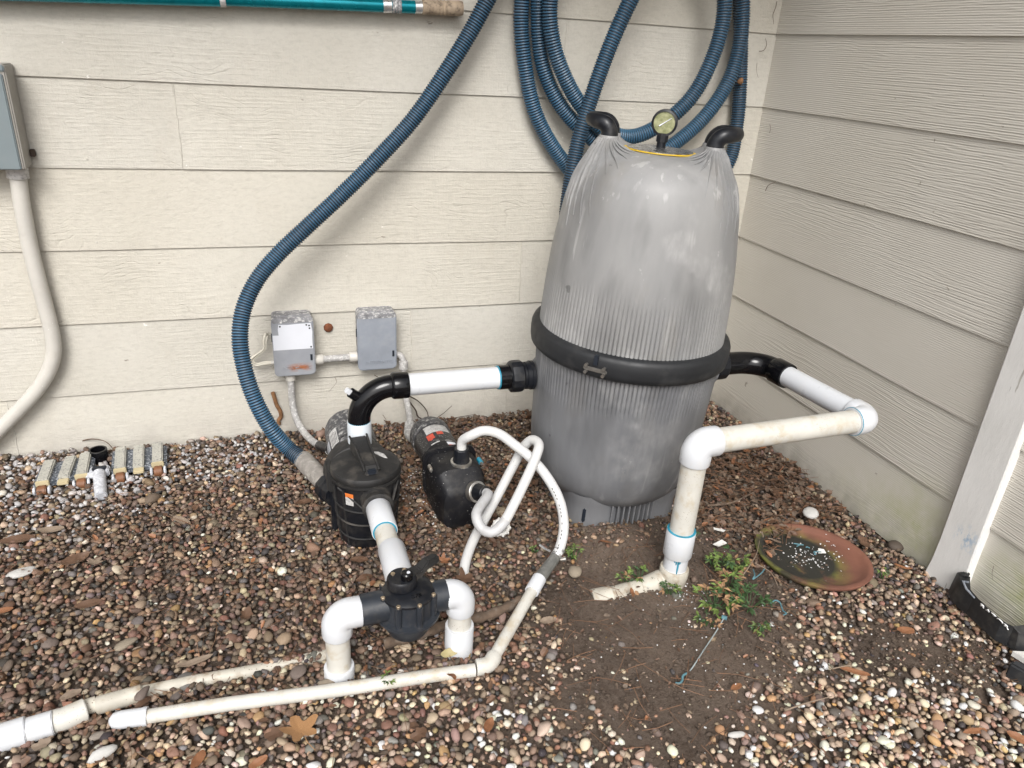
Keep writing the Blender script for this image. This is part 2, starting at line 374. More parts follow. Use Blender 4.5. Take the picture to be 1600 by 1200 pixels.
# ------------------------------------------------------------------ mesh helpers
class MB:
    def __init__(s): s.v, s.f, s.mi = [], [], []
    def add(s, verts, faces, mi=0):
        o = len(s.v)
        s.v += [tuple(v) for v in verts]
        s.f += [tuple(i + o for i in f) for f in faces]
        s.mi += [mi] * len(faces)
        return s
    def box(s, c, size, rot=None, mi=0):
        hx, hy, hz = size[0] / 2, size[1] / 2, size[2] / 2
        vs_ = [Vector((x, y, z)) for x in (-hx, hx) for y in (-hy, hy) for z in (-hz, hz)]
        if rot is not None: vs_ = [rot @ v for v in vs_]
        vs_ = [v + Vector(c) for v in vs_]
        return s.add(vs_, [(0, 1, 3, 2), (4, 6, 7, 5), (0, 4, 5, 1), (2, 3, 7, 6), (0, 2, 6, 4), (1, 5, 7, 3)], mi)
    def tube(s, pts, r, segs=20, cap=True, mi=0, frame0=None, close=False):
        pts = [Vector(p) for p in pts]
        n = len(pts)
        rs = r if isinstance(r, (list, tuple)) else [r] * n
        tang = []
        for i in range(n):
            a, b = pts[max(i - 1, 0)], pts[min(i + 1, n - 1)]
            j = i + 1
            while (b - a).length < 1e-7 and j < n - 1:
                j += 1; b = pts[j]
            j = i - 1
            while (b - a).length < 1e-7 and j > 0:
                j -= 1; a = pts[j]
            tang.append((b - a).normalized())
        u = tang[0].orthogonal().normalized() if frame0 is None else Vector(frame0)
        u = (u - tang[0] * u.dot(tang[0])).normalized()
        verts = []
        for i in range(n):
            t = tang[i]
            u = (u - t * u.dot(t)).normalized()
            w = t.cross(u)
            for k in range(segs):
                a = 2 * math.pi * k / segs
                verts.append(pts[i] + (u * math.cos(a) + w * math.sin(a)) * rs[i])
        faces = [(i * segs + k, i * segs + (k + 1) % segs, (i + 1) * segs + (k + 1) % segs, (i + 1) * segs + k) for i in range(n - 1) for k in range(segs)]
        if cap:
            faces.append(tuple(range(segs - 1, -1, -1)))
            faces.append(tuple((n - 1) * segs + k for k in range(segs)))
        return s.add(verts, faces, mi)
    def cyl(s, a, b, r, segs=20, mi=0): return s.tube([a, b], r, segs, True, mi)
    def lathe(s, prof, c=(0, 0, 0), axis=(0, 0, 1), segs=32, mi=0):
        """prof: list of (radius, height along axis)"""
        c, ax = Vector(c), Vector(axis).normalized()
        return s.tube_prof([c + ax * z for r, z in prof], [max(r, 1e-4) for r, z in prof], ax, segs, mi)
    def tube_prof(s, pts, rs, ax, segs, mi):
        u = ax.orthogonal().normalized(); w = ax.cross(u)
        verts = [p + (u * math.cos(2 * math.pi * k / segs) + w * math.sin(2 * math.pi * k / segs)) * r for p, r in zip(pts, rs) for k in range(segs)]
        n = len(pts)
        faces = [(i * segs + k, i * segs + (k + 1) % segs, (i + 1) * segs + (k + 1) % segs, (i + 1) * segs + k) for i in range(n - 1) for k in range(segs)]
        faces.append(tuple(range(segs - 1, -1, -1))); faces.append(tuple((n - 1) * segs + k for k in range(segs)))
        return s.add(verts, faces, mi)
    def prism(s, outline, vec, mi=0):
        """outline: closed list of 3-D points in one plane; extruded by vec"""
        n = len(outline); vec = Vector(vec)
        a = [Vector(p) for p in outline]
        faces = [tuple(range(n - 1, -1, -1)), tuple(range(n, 2 * n))] + [(i, (i + 1) % n, n + (i + 1) % n, n + i) for i in range(n)]
        return s.add(a + [p + vec for p in a], faces, mi)
    def build(s, name, mat, parent=None, smooth=True, bevel=0.0, bsegs=2, origin=None, angle=40, kind=None):
        mats = mat if isinstance(mat, (list, tuple)) else [mat]
        par = Vector(origin) if origin is not None else (Vector(parent['_o']) if parent is not None and '_o' in parent else Vector((0, 0, 0)))
        me = bpy.data.meshes.new(name)
        me.from_pydata([tuple(Vector(v) - par) for v in s.v], [], s.f)
        for mm in mats: me.materials.append(mm)
        if len(mats) > 1: me.polygons.foreach_set('material_index', s.mi)
        bm = bmesh.new(); bm.from_mesh(me)
        bmesh.ops.recalc_face_normals(bm, faces=bm.faces)
        if bevel:
            ed = [e for e in bm.edges if len(e.link_faces) == 2 and e.calc_face_angle(0) > math.radians(30)]
            bmesh.ops.bevel(bm, geom=ed, offset=bevel, segments=bsegs, affect='EDGES', clamp_overlap=True)
        for f in bm.faces: f.smooth = smooth
        for e in bm.edges:
            e.smooth = not (len(e.link_faces) == 2 and e.calc_face_angle(0) > math.radians(angle))
        bm.to_mesh(me); bm.free()
        o = bpy.data.objects.new(name, me)
        COL.objects.link(o)
        if parent is not None: o.parent = parent
        elif origin is not None: o.location = origin
        if parent is not None:
            o['_o'] = tuple(par)
        if kind: o['kind'] = kind
        return o

def tag(o, label, cat, group=None, kind=None):
    o['label'] = label; o['category'] = cat
    if group: o['group'] = group
    if kind: o['kind'] = kind
    return o
def thing(name, base, label, cat, group=None):
    o = bpy.data.objects.new(name, None)
    COL.objects.link(o)
    o.location = base; o['_o'] = tuple(base)
    o.empty_display_size = .05
    return tag(o, label, cat, group)
def lerp(a, b, t): return Vector(a) * (1 - t) + Vector(b) * t
def catmull(pts, step=.02):
    P_ = [Vector(p) for p in pts]
    P_ = [P_[0] * 2 - P_[1]] + P_ + [P_[-1] * 2 - P_[-2]]
    out = []
    for i in range(1, len(P_) - 2):
        p0, p1, p2, p3 = P_[i - 1:i + 3]
        t0 = 0.0; t1 = t0 + math.sqrt((p1 - p0).length + 1e-9); t2 = t1 + math.sqrt((p2 - p1).length + 1e-9); t3 = t2 + math.sqrt((p3 - p2).length + 1e-9)
        n = max(2, int((p2 - p1).length / step))
        for k in range(n):
            t = t1 + (t2 - t1) * k / n
            a1 = p0 * ((t1 - t) / (t1 - t0)) + p1 * ((t - t0) / (t1 - t0))
            a2 = p1 * ((t2 - t) / (t2 - t1)) + p2 * ((t - t1) / (t2 - t1))
            a3 = p2 * ((t3 - t) / (t3 - t2)) + p3 * ((t - t2) / (t3 - t2))
            b1 = a1 * ((t2 - t) / (t2 - t0)) + a2 * ((t - t0) / (t2 - t0))
            b2 = a2 * ((t3 - t) / (t3 - t1)) + a3 * ((t - t1) / (t3 - t1))
            out.append(b1 * ((t2 - t) / (t2 - t1)) + b2 * ((t - t1) / (t2 - t1)))
    out.append(P_[-2])
    return out
def resample(pts, step):
    out = [pts[0]]; acc = 0.0
    for a, b in zip(pts, pts[1:]):
        d = (b - a).length
        if d < 1e-9: continue
        s_ = step - acc
        while s_ <= d:
            out.append(a + (b - a) * (s_ / d)); s_ += step
        acc = (acc + d) % step
    return out
def elbow_path(a, corner, b, n=10):
    """arc from a to b tangent to the lines towards corner"""
    a, c, b = Vector(a), Vector(corner), Vector(b)
    return [(a * (1 - t) ** 2 + c * 2 * t * (1 - t) + b * t * t) for t in [i / n for i in range(n + 1)]]
def arc_path(a, corner, b, n=12):
    """circular-looking 90 degree arc (rational quadratic)"""
    a, c, b = Vector(a), Vector(corner), Vector(b)
    w = math.cos(((c - a).angle(b - c)) / 2)
    out = []
    for i in range(n + 1):
        t = i / n
        A, B, D = (1 - t) ** 2, 2 * t * (1 - t) * w, t * t
        out.append((a * A + c * B + b * D) / (A + B + D))
    return out
def ring_lip(mb, p, d, r_in, r_out, length, segs=28, mi=0):
    """a socket: a collar of radius r_out whose mouth at p steps down to r_in; runs from p along d"""
    d = Vector(d).normalized(); p = Vector(p)
    return mb.tube_prof([p, p, p + d * .002, p + d * length, p + d * length], [r_in, r_out - .001, r_out, r_out, r_in * .9], d, segs, mi)
def text_mesh(body, name, size, mat, parent, mtx, extrude=.0006, shear=0.0, spacing=1.0):
    cu = bpy.data.curves.new(name, 'FONT')
    cu.body = body; cu.size = size; cu.extrude = extrude; cu.align_x = 'CENTER'; cu.align_y = 'CENTER'
    cu.shear = shear; cu.space_character = spacing
    tmp = bpy.data.objects.new(name + '_src', cu)
    COL.objects.link(tmp)
    dg = bpy.context.evaluated_depsgraph_get()
    me = bpy.data.meshes.new_from_object(tmp.evaluated_get(dg))
    COL.objects.unlink(tmp); bpy.data.objects.remove(tmp)
    me.materials.clear(); me.materials.append(mat)
    off = Vector(parent['_o']) if parent is not None else Vector((0, 0, 0))
    me.transform(Matrix.Translation(-off) @ mtx)
    o = bpy.data.objects.new(name, me); COL.objects.link(o); o.parent = parent
    return o
def basis(origin, x, y):
    x = Vector(x).normalized(); z = x.cross(Vector(y)).normalized(); y = z.cross(x)
    return Matrix(((x.x, y.x, z.x, origin[0]), (x.y, y.y, z.y, origin[1]), (x.z, y.z, z.z, origin[2]), (0, 0, 0, 1)))
# ------------------------------------------------------------------ large structure: two siding walls, eave, ground
COURSE = [-.045, .2317, .5034, .7663, 1.0364, 1.3082, 1.5817, 1.8555, 2.129]
back_wall = thing('siding_wall', (0, 0, 0), 'long cream painted clapboard wall running behind the pump and the grey filter tank', 'wall')
right_wall = thing('siding_wall', (0, 0, 0), 'shaded cream clapboard wall with fine grooves and a white corner post, to the right of the filter tank', 'wall')
SEAMS = {0: [-2.925, -1.05, -.30], 1: [-1.474], 2: [-3.35, -1.02], 3: [-3.2, -.62], 4: [-2.252, -.4], 5: [-3.1, -.9], 6: [-2.7, -1.2], 7: [-2.2], 8: [-3.0, -1.1]}
def lap(a, b, zb, wall, along):
    """one lapped board from a to b along the wall; its thick lower edge stands proud of the board below"""
    mb = MB()
    jit = random.uniform(-.0008, .0008)
    n = max(2, int(abs(b - a) / .22))
    prof = [(0 + jit, zb + .0015), (.0015 + jit, zb), (.0065, zb), (.0150, zb + .296), (.0075, zb + .297)]
    verts, faces = [], []
    for i in range(n + 1):
        s_ = a + (b - a) * i / n
        wob = math.sin(s_ * 3.1 + zb * 17) * .0009 + math.sin(s_ * 9.7 + zb * 5) * .0004
        for (d, z) in prof:
            zz = z + (wob if z < zb + .1 else 0)
            verts.append((s_, d, zz) if along == 'x' else (d, s_, zz))
    k = len(prof)
    for i in range(n):
        for j in range(k):
            faces.append((i * k + j, i * k + (j + 1) % k, (i + 1) * k + (j + 1) % k, (i + 1) * k + j))
    faces.append(tuple(range(k))); faces.append(tuple(n * k + j for j in range(k)))
    mb.add(verts, faces)
    return mb.build('siding_board', M['back' if along == 'x' else 'right'], wall, smooth=False)
for i, zb in enumerate(COURSE):
    cuts = [-5.4] + sorted(SEAMS[i]) + [.012]
    for a, b in zip(cuts, cuts[1:]):
        lap(a + .0004, b - .0004, zb, back_wall, 'x')
    cuts = {1: [-4.6, -2.9, .012], 4: [-4.6, -3.1, .012], 6: [-4.6, -2.4, .012]}.get(i, [-4.6, -2.6 - .13 * (i % 3), .012])
    for a, b in zip(cuts, cuts[1:]):
        lap(a + .0008, b - .0008, zb, right_wall, 'y')
MB().box((-2.65, .12, 1.18), (5.7, .14, 2.6)).build('sheathing', M['soffit'], back_wall, smooth=False)
MB().box((.12, -2.22, 1.18), (.14, 4.76, 2.6)).build('sheathing', M['soffit'], right_wall, smooth=False)
# caulk beads on the butt joints and painted nail heads
for sx_, zb in ((-2.252, 1.0364), (-1.474, .2317), (-2.925, -.045), (-1.02, .5034), (-.9, 1.3082)):
    pts_ = [(sx_ + random.uniform(-.0022, .0022), .0075 * (k / 11) - .0008, zb + .012 + .255 * k / 11) for k in range(12)]
    MB().tube(pts_, [random.uniform(.0012, .0030) for _ in pts_], 7).build('caulk_bead', M['back'], back_wall)
nail_me = None
for i, zb in enumerate(COURSE):
    for k in range(13):
        x = -5.0 + k * .406 + .05 * math.sin(i * 2.2) + random.uniform(-.012, .012)
        if x > -.05: continue
        o = MB().lathe([(.0042, -.001), (.0040, .0010), (.0028, .0014), (.0, .0013)], (x, .0012, zb + .030 + random.uniform(-.006, .006)), (0, -1, 0), 10).build('nail_head', M['back'], back_wall)
# white post board nailed over the joint of the right wall, rough and slightly flared at its foot
tb = MB()
tv = []
y0a, y1a = -1.372, -1.492
for z, f in ((-.09, .012), (-.03, .009), (.03, .003), (.12, 0), (.6, 0), (1.2, 0), (2.42, 0)):
    for (x, y) in ((.02, y0a + f), (-.022 - f * .4, y0a + f), (-.025 - f * .4, y0a - .003 + f), (-.025 - f * .4, y1a + .003 - f), (-.022 - f * .4, y1a - f), (.02, y1a - f)):
        tv.append((x + random.uniform(-.001, .001), y + random.uniform(-.001, .001), z))
tf = [(i * 6 + j, i * 6 + (j + 1) % 6, (i + 1) * 6 + (j + 1) % 6, (i + 1) * 6 + j) for i in range(6) for j in range(6)]
tf += [tuple(range(6)), tuple(36 + j for j in range(6))]
tb.add(tv, tf); tb.build('post_board', M['trim'], right_wall, smooth=True, angle=25)
sof = MB().box((-2.4, -.30, 2.46), (6.4, 1.10, .06)).box((.02, -2.75, 2.462), (.46, 3.7, .058)).box((-2.9, -.865, 2.47), (5.2, .03, .16)).build('roof_eave', M['soffit'], smooth=False)  # unseen eave; its overhangs are sized for the shade they cast below
sof['kind'] = 'structure'

# --- ground
def inpoly(x, y, poly):
    x, y = np.asarray(x), np.asarray(y)
    c = np.zeros(x.shape, bool)
    j = len(poly) - 1
    for i in range(len(poly)):
        xi, yi, xj, yj = poly[i][0], poly[i][1], poly[j][0], poly[j][1]
        hit_ = ((yi > y) != (yj > y)) & (x < (xj - xi) * (y - yi) / (yj - yi + 1e-12) + xi)
        c ^= hit_; j = i
    return c
SOIL_A = [(-1.2658, -1.1515, 0.0000), (-1.1394, -0.9705, 0.0000), (-0.9820, -0.8786, -0.0000), (-0.7166, -0.9425, 0.0000), (-0.5691, -1.0739, 0.0000), (-0.5035, -1.1267, -0.0000), (-0.5657, -1.2980, 0.0000), (-0.4961, -1.4373, 0.0000), (-0.6545, -1.5070, 0.0000), (-0.8196, -1.6686, 0.0000), (-0.9872, -1.7280, 0.0000), (-1.1296, -1.8367, 0.0000), (-1.3788, -1.8167, 0.0000), (-1.4019, -1.6717, 0.0000), (-1.3569, -1.5018, 0.0000), (-1.3735, -1.3567, -0.0000)]
SOIL_B = [(-0.5715, -1.5287, 0.0000), (-0.2049, -1.5413, 0.0000), (-0.1326, -1.7221, 0.0000), (-0.1874, -1.8278, 0.0000), (-0.4569, -1.7665, 0.0000), (-0.6299, -1.6510, 0.0000)]
LITTER = [(-0.3478, -0.4340, 0.0000), (-0.0280, -0.5037, 0.0000), (-0.0233, -1.0047, 0.0000), (-0.2617, -1.0519, 0.0000), (-0.5669, -1.2160, 0.0000), (-0.6820, -0.9704, 0.0000)]
LITTER2 = [(-1.5260, -0.2312, 0.0000), (-1.6961, -0.6488, 0.0000), (-1.6131, -0.8885, 0.0000), (-1.3347, -0.9573, 0.0000), (-1.0467, -0.8035, 0.0000), (-0.9449, -0.1284, 0.0000), (-1.5841, 0.0365, 0.0000)]
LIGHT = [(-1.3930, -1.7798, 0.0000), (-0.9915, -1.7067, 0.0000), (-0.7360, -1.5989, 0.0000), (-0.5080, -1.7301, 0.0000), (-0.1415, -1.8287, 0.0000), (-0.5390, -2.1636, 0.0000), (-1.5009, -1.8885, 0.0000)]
SPLASH = [(-3.0981, 0.1145, 0.0000), (-2.2718, 0.0386, 0.0000), (-1.9836, -0.0779, 0.0000), (-2.1066, -0.2516, 0.0000), (-2.5170, -0.4146, -0.0000), (-2.8827, -0.6976, 0.0000)]
def vnoise(x, y, s, seed):
    """smooth value noise, vectorised"""
    r = np.random.default_rng(seed).random((64, 64))
    u, v = np.asarray(x) / s, np.asarray(y) / s
    i, j = np.floor(u).astype(int), np.floor(v).astype(int)
    fu, fv = u - i, v - j
    fu, fv = fu * fu * (3 - 2 * fu), fv * fv * (3 - 2 * fv)
    g_ = lambda a, b: r[a % 64, b % 64]
    return (g_(i, j) * (1 - fu) + g_(i + 1, j) * fu) * (1 - fv) + (g_(i, j + 1) * (1 - fu) + g_(i + 1, j + 1) * fu) * fv
def region(x, y, poly, w=.19, seed=5):
    """0..1 membership with ragged, soft edges"""
    acc = np.zeros(np.shape(x))
    g0 = np.random.default_rng(seed)
    for k in range(14):
        dx = (vnoise(x, y, .11, seed + k) - .5) * w * 2 + g0.normal(0, w * .35)
        dy = (vnoise(x, y, .11, seed + 30 + k) - .5) * w * 2 + g0.normal(0, w * .35)
        acc += inpoly(x + dx, y + dy, poly)
    return acc / 14
def gz(x, y):
    x, y = np.asarray(x, float), np.asarray(y, float)
    z = .03 * np.clip((-x - 1.7) / 1.4, 0, 1) * np.exp(np.clip(y, -9, 0) / .35)
    z = z - .025 * np.clip((x + .8) / .8, 0, 1)
    z = z + (vnoise(x, y, .35, 1) - .5) * .022 + (vnoise(x, y, .12, 2) - .5) * .008
    z = z + .024 * np.exp(-(((x + .93) / .22) ** 2 + ((y + .97) / .09) ** 2))
    return z
def gz1(x, y): return float(gz(np.array([x]), np.array([y]))[0])
xs = np.concatenate([[-400, -120, -40, -15, -8, -5.5, -4.5], np.arange(-3.9, .2, .022), [.6, 2, 6, 15, 40, 120, 400]])
ys = np.concatenate([[-400, -120, -40, -15, -9, -6, -4.5, -3.6], np.arange(-2.9, .1, .022), [.6, 2, 6, 15, 40, 120, 400]])
X, Y = np.meshgrid(xs, ys)
near = (X > -4) & (X < .3) & (Y > -3) & (Y < .2)
soilw = np.maximum(region(X, Y, SOIL_A), region(X, Y, SOIL_B))
Z = gz(X, Y) * near - .016 * (1 - soilw) - .003 + near * soilw * ((vnoise(X, Y, .05, 8) - .5) * .011)
nv = len(xs)
gm = bpy.data.meshes.new('ground')
idx = np.arange(X.size).reshape(X.shape)
quads = np.stack([idx[:-1, :-1], idx[:-1, 1:], idx[1:, 1:], idx[1:, :-1]], -1).reshape(-1, 4)
gm.from_pydata(np.stack([X, Y, Z], -1).reshape(-1, 3).tolist(), [], quads.tolist())
gm.materials.append(M['soil'])
gm.polygons.foreach_set('use_smooth', np.ones(len(gm.polygons), bool))
ground = bpy.data.objects.new('ground', gm); COL.objects.link(ground)
ground['kind'] = 'structure'; ground['_o'] = (0, 0, 0)

# --- river gravel: one mesh of some tens of thousands of separate pebbles, the largest in view as parts of the ground
def ico(sub):
    bm = bmesh.new(); bmesh.ops.create_icosphere(bm, subdivisions=sub, radius=1.0)
    v = np.array([q.co[:] for q in bm.verts]); f = np.array([[q.index for q in p.verts] for p in bm.faces])
    bm.free(); return v, f
def stone_shapes(sub, n, seed):
    v, f = ico(sub); g0 = np.random.default_rng(seed); out = []
    for k in range(n):
        d = v.copy(); r = np.ones(len(v))
        for q in range(4):
            ax = g0.normal(size=3); ax /= np.linalg.norm(ax)
            r += g0.uniform(-.16, .20) * np.maximum(0, v @ ax) ** 2
        for q in range(5):                                   # worn flats
            ax = g0.normal(size=3); ax /= np.linalg.norm(ax)
            h = g0.uniform(.50, .92); p = d @ ax
            d -= np.outer(np.maximum(0, p - h) * .8, ax)
        d *= r[:, None]; d *= np.array([1, g0.uniform(.62, .95), g0.uniform(.38, .66)])
        out.append(d)
    return np.array(out), f
SH1, F1 = stone_shapes(2, 26, 3)
SH0, F0 = stone_shapes(1, 26, 3)
PAL = np.array([[.122, .090, .070], [.096, .073, .059], [.155, .118, .091], [.070, .060, .054], [.190, .146, .112], [.195, .135, .095],
                [.140, .080, .056], [.240, .186, .140], [.300, .242, .182], [.165, .098, .074], [.045, .043, .045], [.41, .35, .275], [.56, .52, .45], [.25, .16, .085], [.132, .122, .117]])
W_DARK = np.array([10, 8, 10, 5, 9, 7, 6, 7, 5.0, 4, 4, 2.6, 1.3, 2.5, 6.])
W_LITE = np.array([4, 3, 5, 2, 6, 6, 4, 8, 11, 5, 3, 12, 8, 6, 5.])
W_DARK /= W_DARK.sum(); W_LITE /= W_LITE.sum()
SP = .0150
gx_, gy_ = np.meshgrid(np.arange(-3.6, .0, SP), np.arange(-2.55, .0, SP * .9))
gx_ = gx_ + (np.arange(gx_.shape[0]) % 2)[:, None] * SP * .5
px_ = (gx_ + rng.uniform(-.5, .5, gx_.shape) * SP * .95).ravel()
py_ = (gy_ + rng.uniform(-.5, .5, gx_.shape) * SP * .95).ravel()
ok = (px_ < -.012) & (py_ < -.010) & ~(((px_ + .369) ** 2 + (py_ + 1.22) ** 2) < .172 ** 2) & ~(((px_ + .89) ** 2 + (py_ + .69) ** 2) < .2 ** 2)
px_, py_ = px_[ok], py_[ok]
# keep only what the photograph (with a margin) could see
soil = np.maximum(region(px_, py_, SOIL_A), .80 * region(px_, py_, SOIL_B, .12))
litter = region(px_, py_, LITTER)
keep = rng.random(px_.size) > np.maximum(np.clip(soil * 1.05, 0, .87), litter * .72)
px_, py_, soil = px_[keep], py_[keep], soil[keep]
# stray chips pressed into the bare soil
qx, qy = rng.uniform(-1.5, -.03, 9000), rng.uniform(-2.2, -.85, 9000)
qs = np.maximum(region(qx, qy, SOIL_A), region(qx, qy, SOIL_B, .05))
qk = (rng.random(9000) < qs * (.30 + .5 * vnoise(qx, qy, .16, 77))) & ~(((qx + .369) ** 2 + (qy + 1.22) ** 2) < .172 ** 2)
n_main = px_.size
px_ = np.concatenate([px_, qx[qk]]); py_ = np.concatenate([py_, qy[qk]]); soil = np.concatenate([soil, qs[qk]])
# stones that have settled against the pipes on the ground
n_chip = px_.size
pipes_ = [((-1.5855, -1.4115, 0.0000), (-2.3753, -1.3478, 0.0000), 150, .017), ((-1.9956, -1.2658, 0.0000), (-2.3931, -1.2727, 0.0000), 120, .010), ((-2.3931, -1.2727, 0.0000), (-2.5938, -1.3156, 0.0000), 50, .022), ((-2.5938, -1.3156, 0.0000), (-2.7345, -1.3466, 0.0000), 40, .028)]
for (a_, b_, n_, off_) in pipes_:
    t_ = rng.uniform(0, 1, n_); s_ = rng.choice([-1, 1, 1], n_)
    dx_, dy_ = b_[0] - a_[0], b_[1] - a_[1]; L_ = math.hypot(dx_, dy_)
    o_ = s_ * (off_ + rng.uniform(.0, .012, n_))
    px_ = np.concatenate([px_, a_[0] + dx_ * t_ + dy_ / L_ * o_]); py_ = np.concatenate([py_, a_[1] + dy_ * t_ - dx_ / L_ * o_])
soil = np.concatenate([soil, np.zeros(px_.size - n_chip)])
N = px_.size
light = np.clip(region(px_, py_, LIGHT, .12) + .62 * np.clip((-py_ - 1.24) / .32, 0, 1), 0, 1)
splash = region(px_, py_, SPLASH, .1)
size = np.exp(rng.normal(math.log(.0098), .27, N)).clip(.005, .019)
big = rng.random(N) < .010
size[big] *= rng.uniform(1.3, 1.9, big.sum())
size = np.where(soil > .6, size * rng.uniform(.35, 1.0, N), size)
size[n_main:n_chip] = np.exp(rng.normal(math.log(.0036), .35, n_chip - n_main)).clip(.0018, .008)
size[n_chip:] = rng.uniform(.008, .0145, N - n_chip)
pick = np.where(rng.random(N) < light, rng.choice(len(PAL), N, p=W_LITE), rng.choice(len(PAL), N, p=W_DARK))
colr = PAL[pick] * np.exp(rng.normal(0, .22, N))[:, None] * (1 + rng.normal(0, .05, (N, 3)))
colr *= (np.array([1.05, .97, .905]) * (1 - light)[:, None] + np.array([1.0, .965, .945]) * light[:, None]) * (.97 + .66 * light)[:, None]                          # paler stones in front, with the stronger light there painted into their colour
sp_hit = rng.random(N) < splash * .42                          # overspray of white paint near the wall
colr[sp_hit] = colr[sp_hit] * .45 + np.array([.42, .42, .43]) * rng.uniform(.4, 1, sp_hit.sum())[:, None]
colr = colr.clip(.02, .62)
pz_ = gz(px_, py_) + size * .25 - .006 + rng.uniform(-.004, .006, N) - soil * .004
pz_[n_chip:] += .0065
ang = rng.uniform(0, 2 * math.pi, N); tx, ty = rng.normal(0, .30, N), rng.normal(0, .30, N)
var = rng.integers(0, 26, N)
ca, sa, cx, sx, cy, sy = np.cos(ang), np.sin(ang), np.cos(tx), np.sin(tx), np.cos(ty), np.sin(ty)
Rz = np.zeros((N, 3, 3)); Rz[:, 0, 0] = ca; Rz[:, 0, 1] = -sa; Rz[:, 1, 0] = sa; Rz[:, 1, 1] = ca; Rz[:, 2, 2] = 1
Rx = np.zeros((N, 3, 3)); Rx[:, 0, 0] = 1; Rx[:, 1, 1] = cx; Rx[:, 1, 2] = -sx; Rx[:, 2, 1] = sx; Rx[:, 2, 2] = cx
Ry = np.zeros((N, 3, 3)); Ry[:, 1, 1] = 1; Ry[:, 0, 0] = cy; Ry[:, 0, 2] = sy; Ry[:, 2, 0] = -sy; Ry[:, 2, 2] = cy
RR = Rx @ Ry @ Rz
camv = np.array(cam.matrix_world.translation)
fw = -np.array([ROWS[i][2] for i in range(3)]); rt = np.array([ROWS[i][0] for i in range(3)]); upv = np.array([ROWS[i][1] for i in range(3)])
rel = np.stack([px_, py_, pz_], -1) - camv
dpt = rel @ fw
su, sv = rel @ rt / np.maximum(dpt, .1), rel @ upv / np.maximum(dpt, .1)
hw = 18.0 / cam_data.lens
seen = (dpt > .3) & (abs(su) < hw) & (abs(sv) < hw * .75)
rank = np.where(seen, size / np.maximum(dpt, .1), -1)
single = np.zeros(N, bool); single[np.argsort(-rank)[:300]] = True
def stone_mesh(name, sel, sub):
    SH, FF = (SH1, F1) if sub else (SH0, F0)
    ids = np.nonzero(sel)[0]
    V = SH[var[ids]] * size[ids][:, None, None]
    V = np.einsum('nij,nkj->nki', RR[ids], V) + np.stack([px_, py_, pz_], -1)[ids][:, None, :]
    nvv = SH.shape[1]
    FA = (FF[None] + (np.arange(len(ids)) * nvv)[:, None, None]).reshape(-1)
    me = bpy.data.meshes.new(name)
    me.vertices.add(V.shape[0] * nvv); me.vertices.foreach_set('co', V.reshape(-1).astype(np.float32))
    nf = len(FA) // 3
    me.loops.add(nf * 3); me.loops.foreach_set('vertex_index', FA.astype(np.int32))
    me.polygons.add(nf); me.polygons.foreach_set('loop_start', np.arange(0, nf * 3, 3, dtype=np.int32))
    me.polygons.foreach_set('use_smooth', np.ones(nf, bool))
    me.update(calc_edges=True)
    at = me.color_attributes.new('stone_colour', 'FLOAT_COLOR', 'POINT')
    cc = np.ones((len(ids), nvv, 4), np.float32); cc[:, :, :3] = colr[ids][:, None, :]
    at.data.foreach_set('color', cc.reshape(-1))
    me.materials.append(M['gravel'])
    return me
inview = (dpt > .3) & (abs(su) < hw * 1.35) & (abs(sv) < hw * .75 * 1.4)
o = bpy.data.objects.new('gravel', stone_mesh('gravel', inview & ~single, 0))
COL.objects.link(o); o.parent = ground; o['kind'] = 'stuff'
pm = []
for k in range(26):
    me = bpy.data.meshes.new('pebble'); me.from_pydata(SH1[k].tolist(), [], F1.tolist())
    me.polygons.foreach_set('use_smooth', np.ones(len(me.polygons), bool)); me.materials.append(M['pebble']); pm.append(me)
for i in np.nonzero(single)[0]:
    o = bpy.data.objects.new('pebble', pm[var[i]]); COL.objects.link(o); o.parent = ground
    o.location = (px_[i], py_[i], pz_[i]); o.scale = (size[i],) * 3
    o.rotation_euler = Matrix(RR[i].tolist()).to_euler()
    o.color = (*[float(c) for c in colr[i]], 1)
print('pebbles', N, int(inview.sum()))
# ------------------------------------------------------------------ the big grey filter tank
FB = (-.890, -.692, 0.0)
filt = thing('pool_filter', FB, 'tall grey plastic pool filter tank with black clamp ring in the wall corner', 'filter tank')
E_ = Vector((.876, -.482, 0)); F_ = Vector((.482, .876, 0)); UP = Vector((0, 0, 1))
NR, SEG = 138, 828
def interp(prof, z):
    for (z0, r0), (z1, r1) in zip(prof, prof[1:]):
        if z0 <= z <= z1: return r0 + (r1 - r0) * (z - z0) / (z1 - z0 + 1e-9)
    return prof[-1][1]
def smooth_prof(pts, step=.007):
    return [(p.x, p.z) for p in resample(catmull([(r, 0, z) for z, r in pts], .004), step)]
low = smooth_prof([(.070, .215), (.095, .243), (.13, .268), (.19, .287), (.27, .295), (.36, .298), (.45, .302), (.52, .305), (.60, .308)])
def lathe_ribbed(prof, amp_fn, base):
    verts = []
    for r, z in prof:
        A = amp_fn(z)
        for k in range(SEG):
            a = 2 * math.pi * k / SEG
            rr = r - A * max(0.0, math.cos(NR * a)) ** 3 + .0012 * math.sin(2 * a + z * 4)
            verts.append((base[0] + rr * math.cos(a), base[1] + rr * math.sin(a), base[2] + z))
    n = len(prof)
    faces = [(i * SEG + k, i * SEG + (k + 1) % SEG, (i + 1) * SEG + (k + 1) % SEG, (i + 1) * SEG + k) for i in range(n - 1) for k in range(SEG)]
    return verts, faces
v, f = lathe_ribbed(low, lambda z: .0065 * min(1, max(0, (z - .42) / .10)), FB)
MB().add(v, f).build('lower_body', M['tank_low'], filt, angle=75)
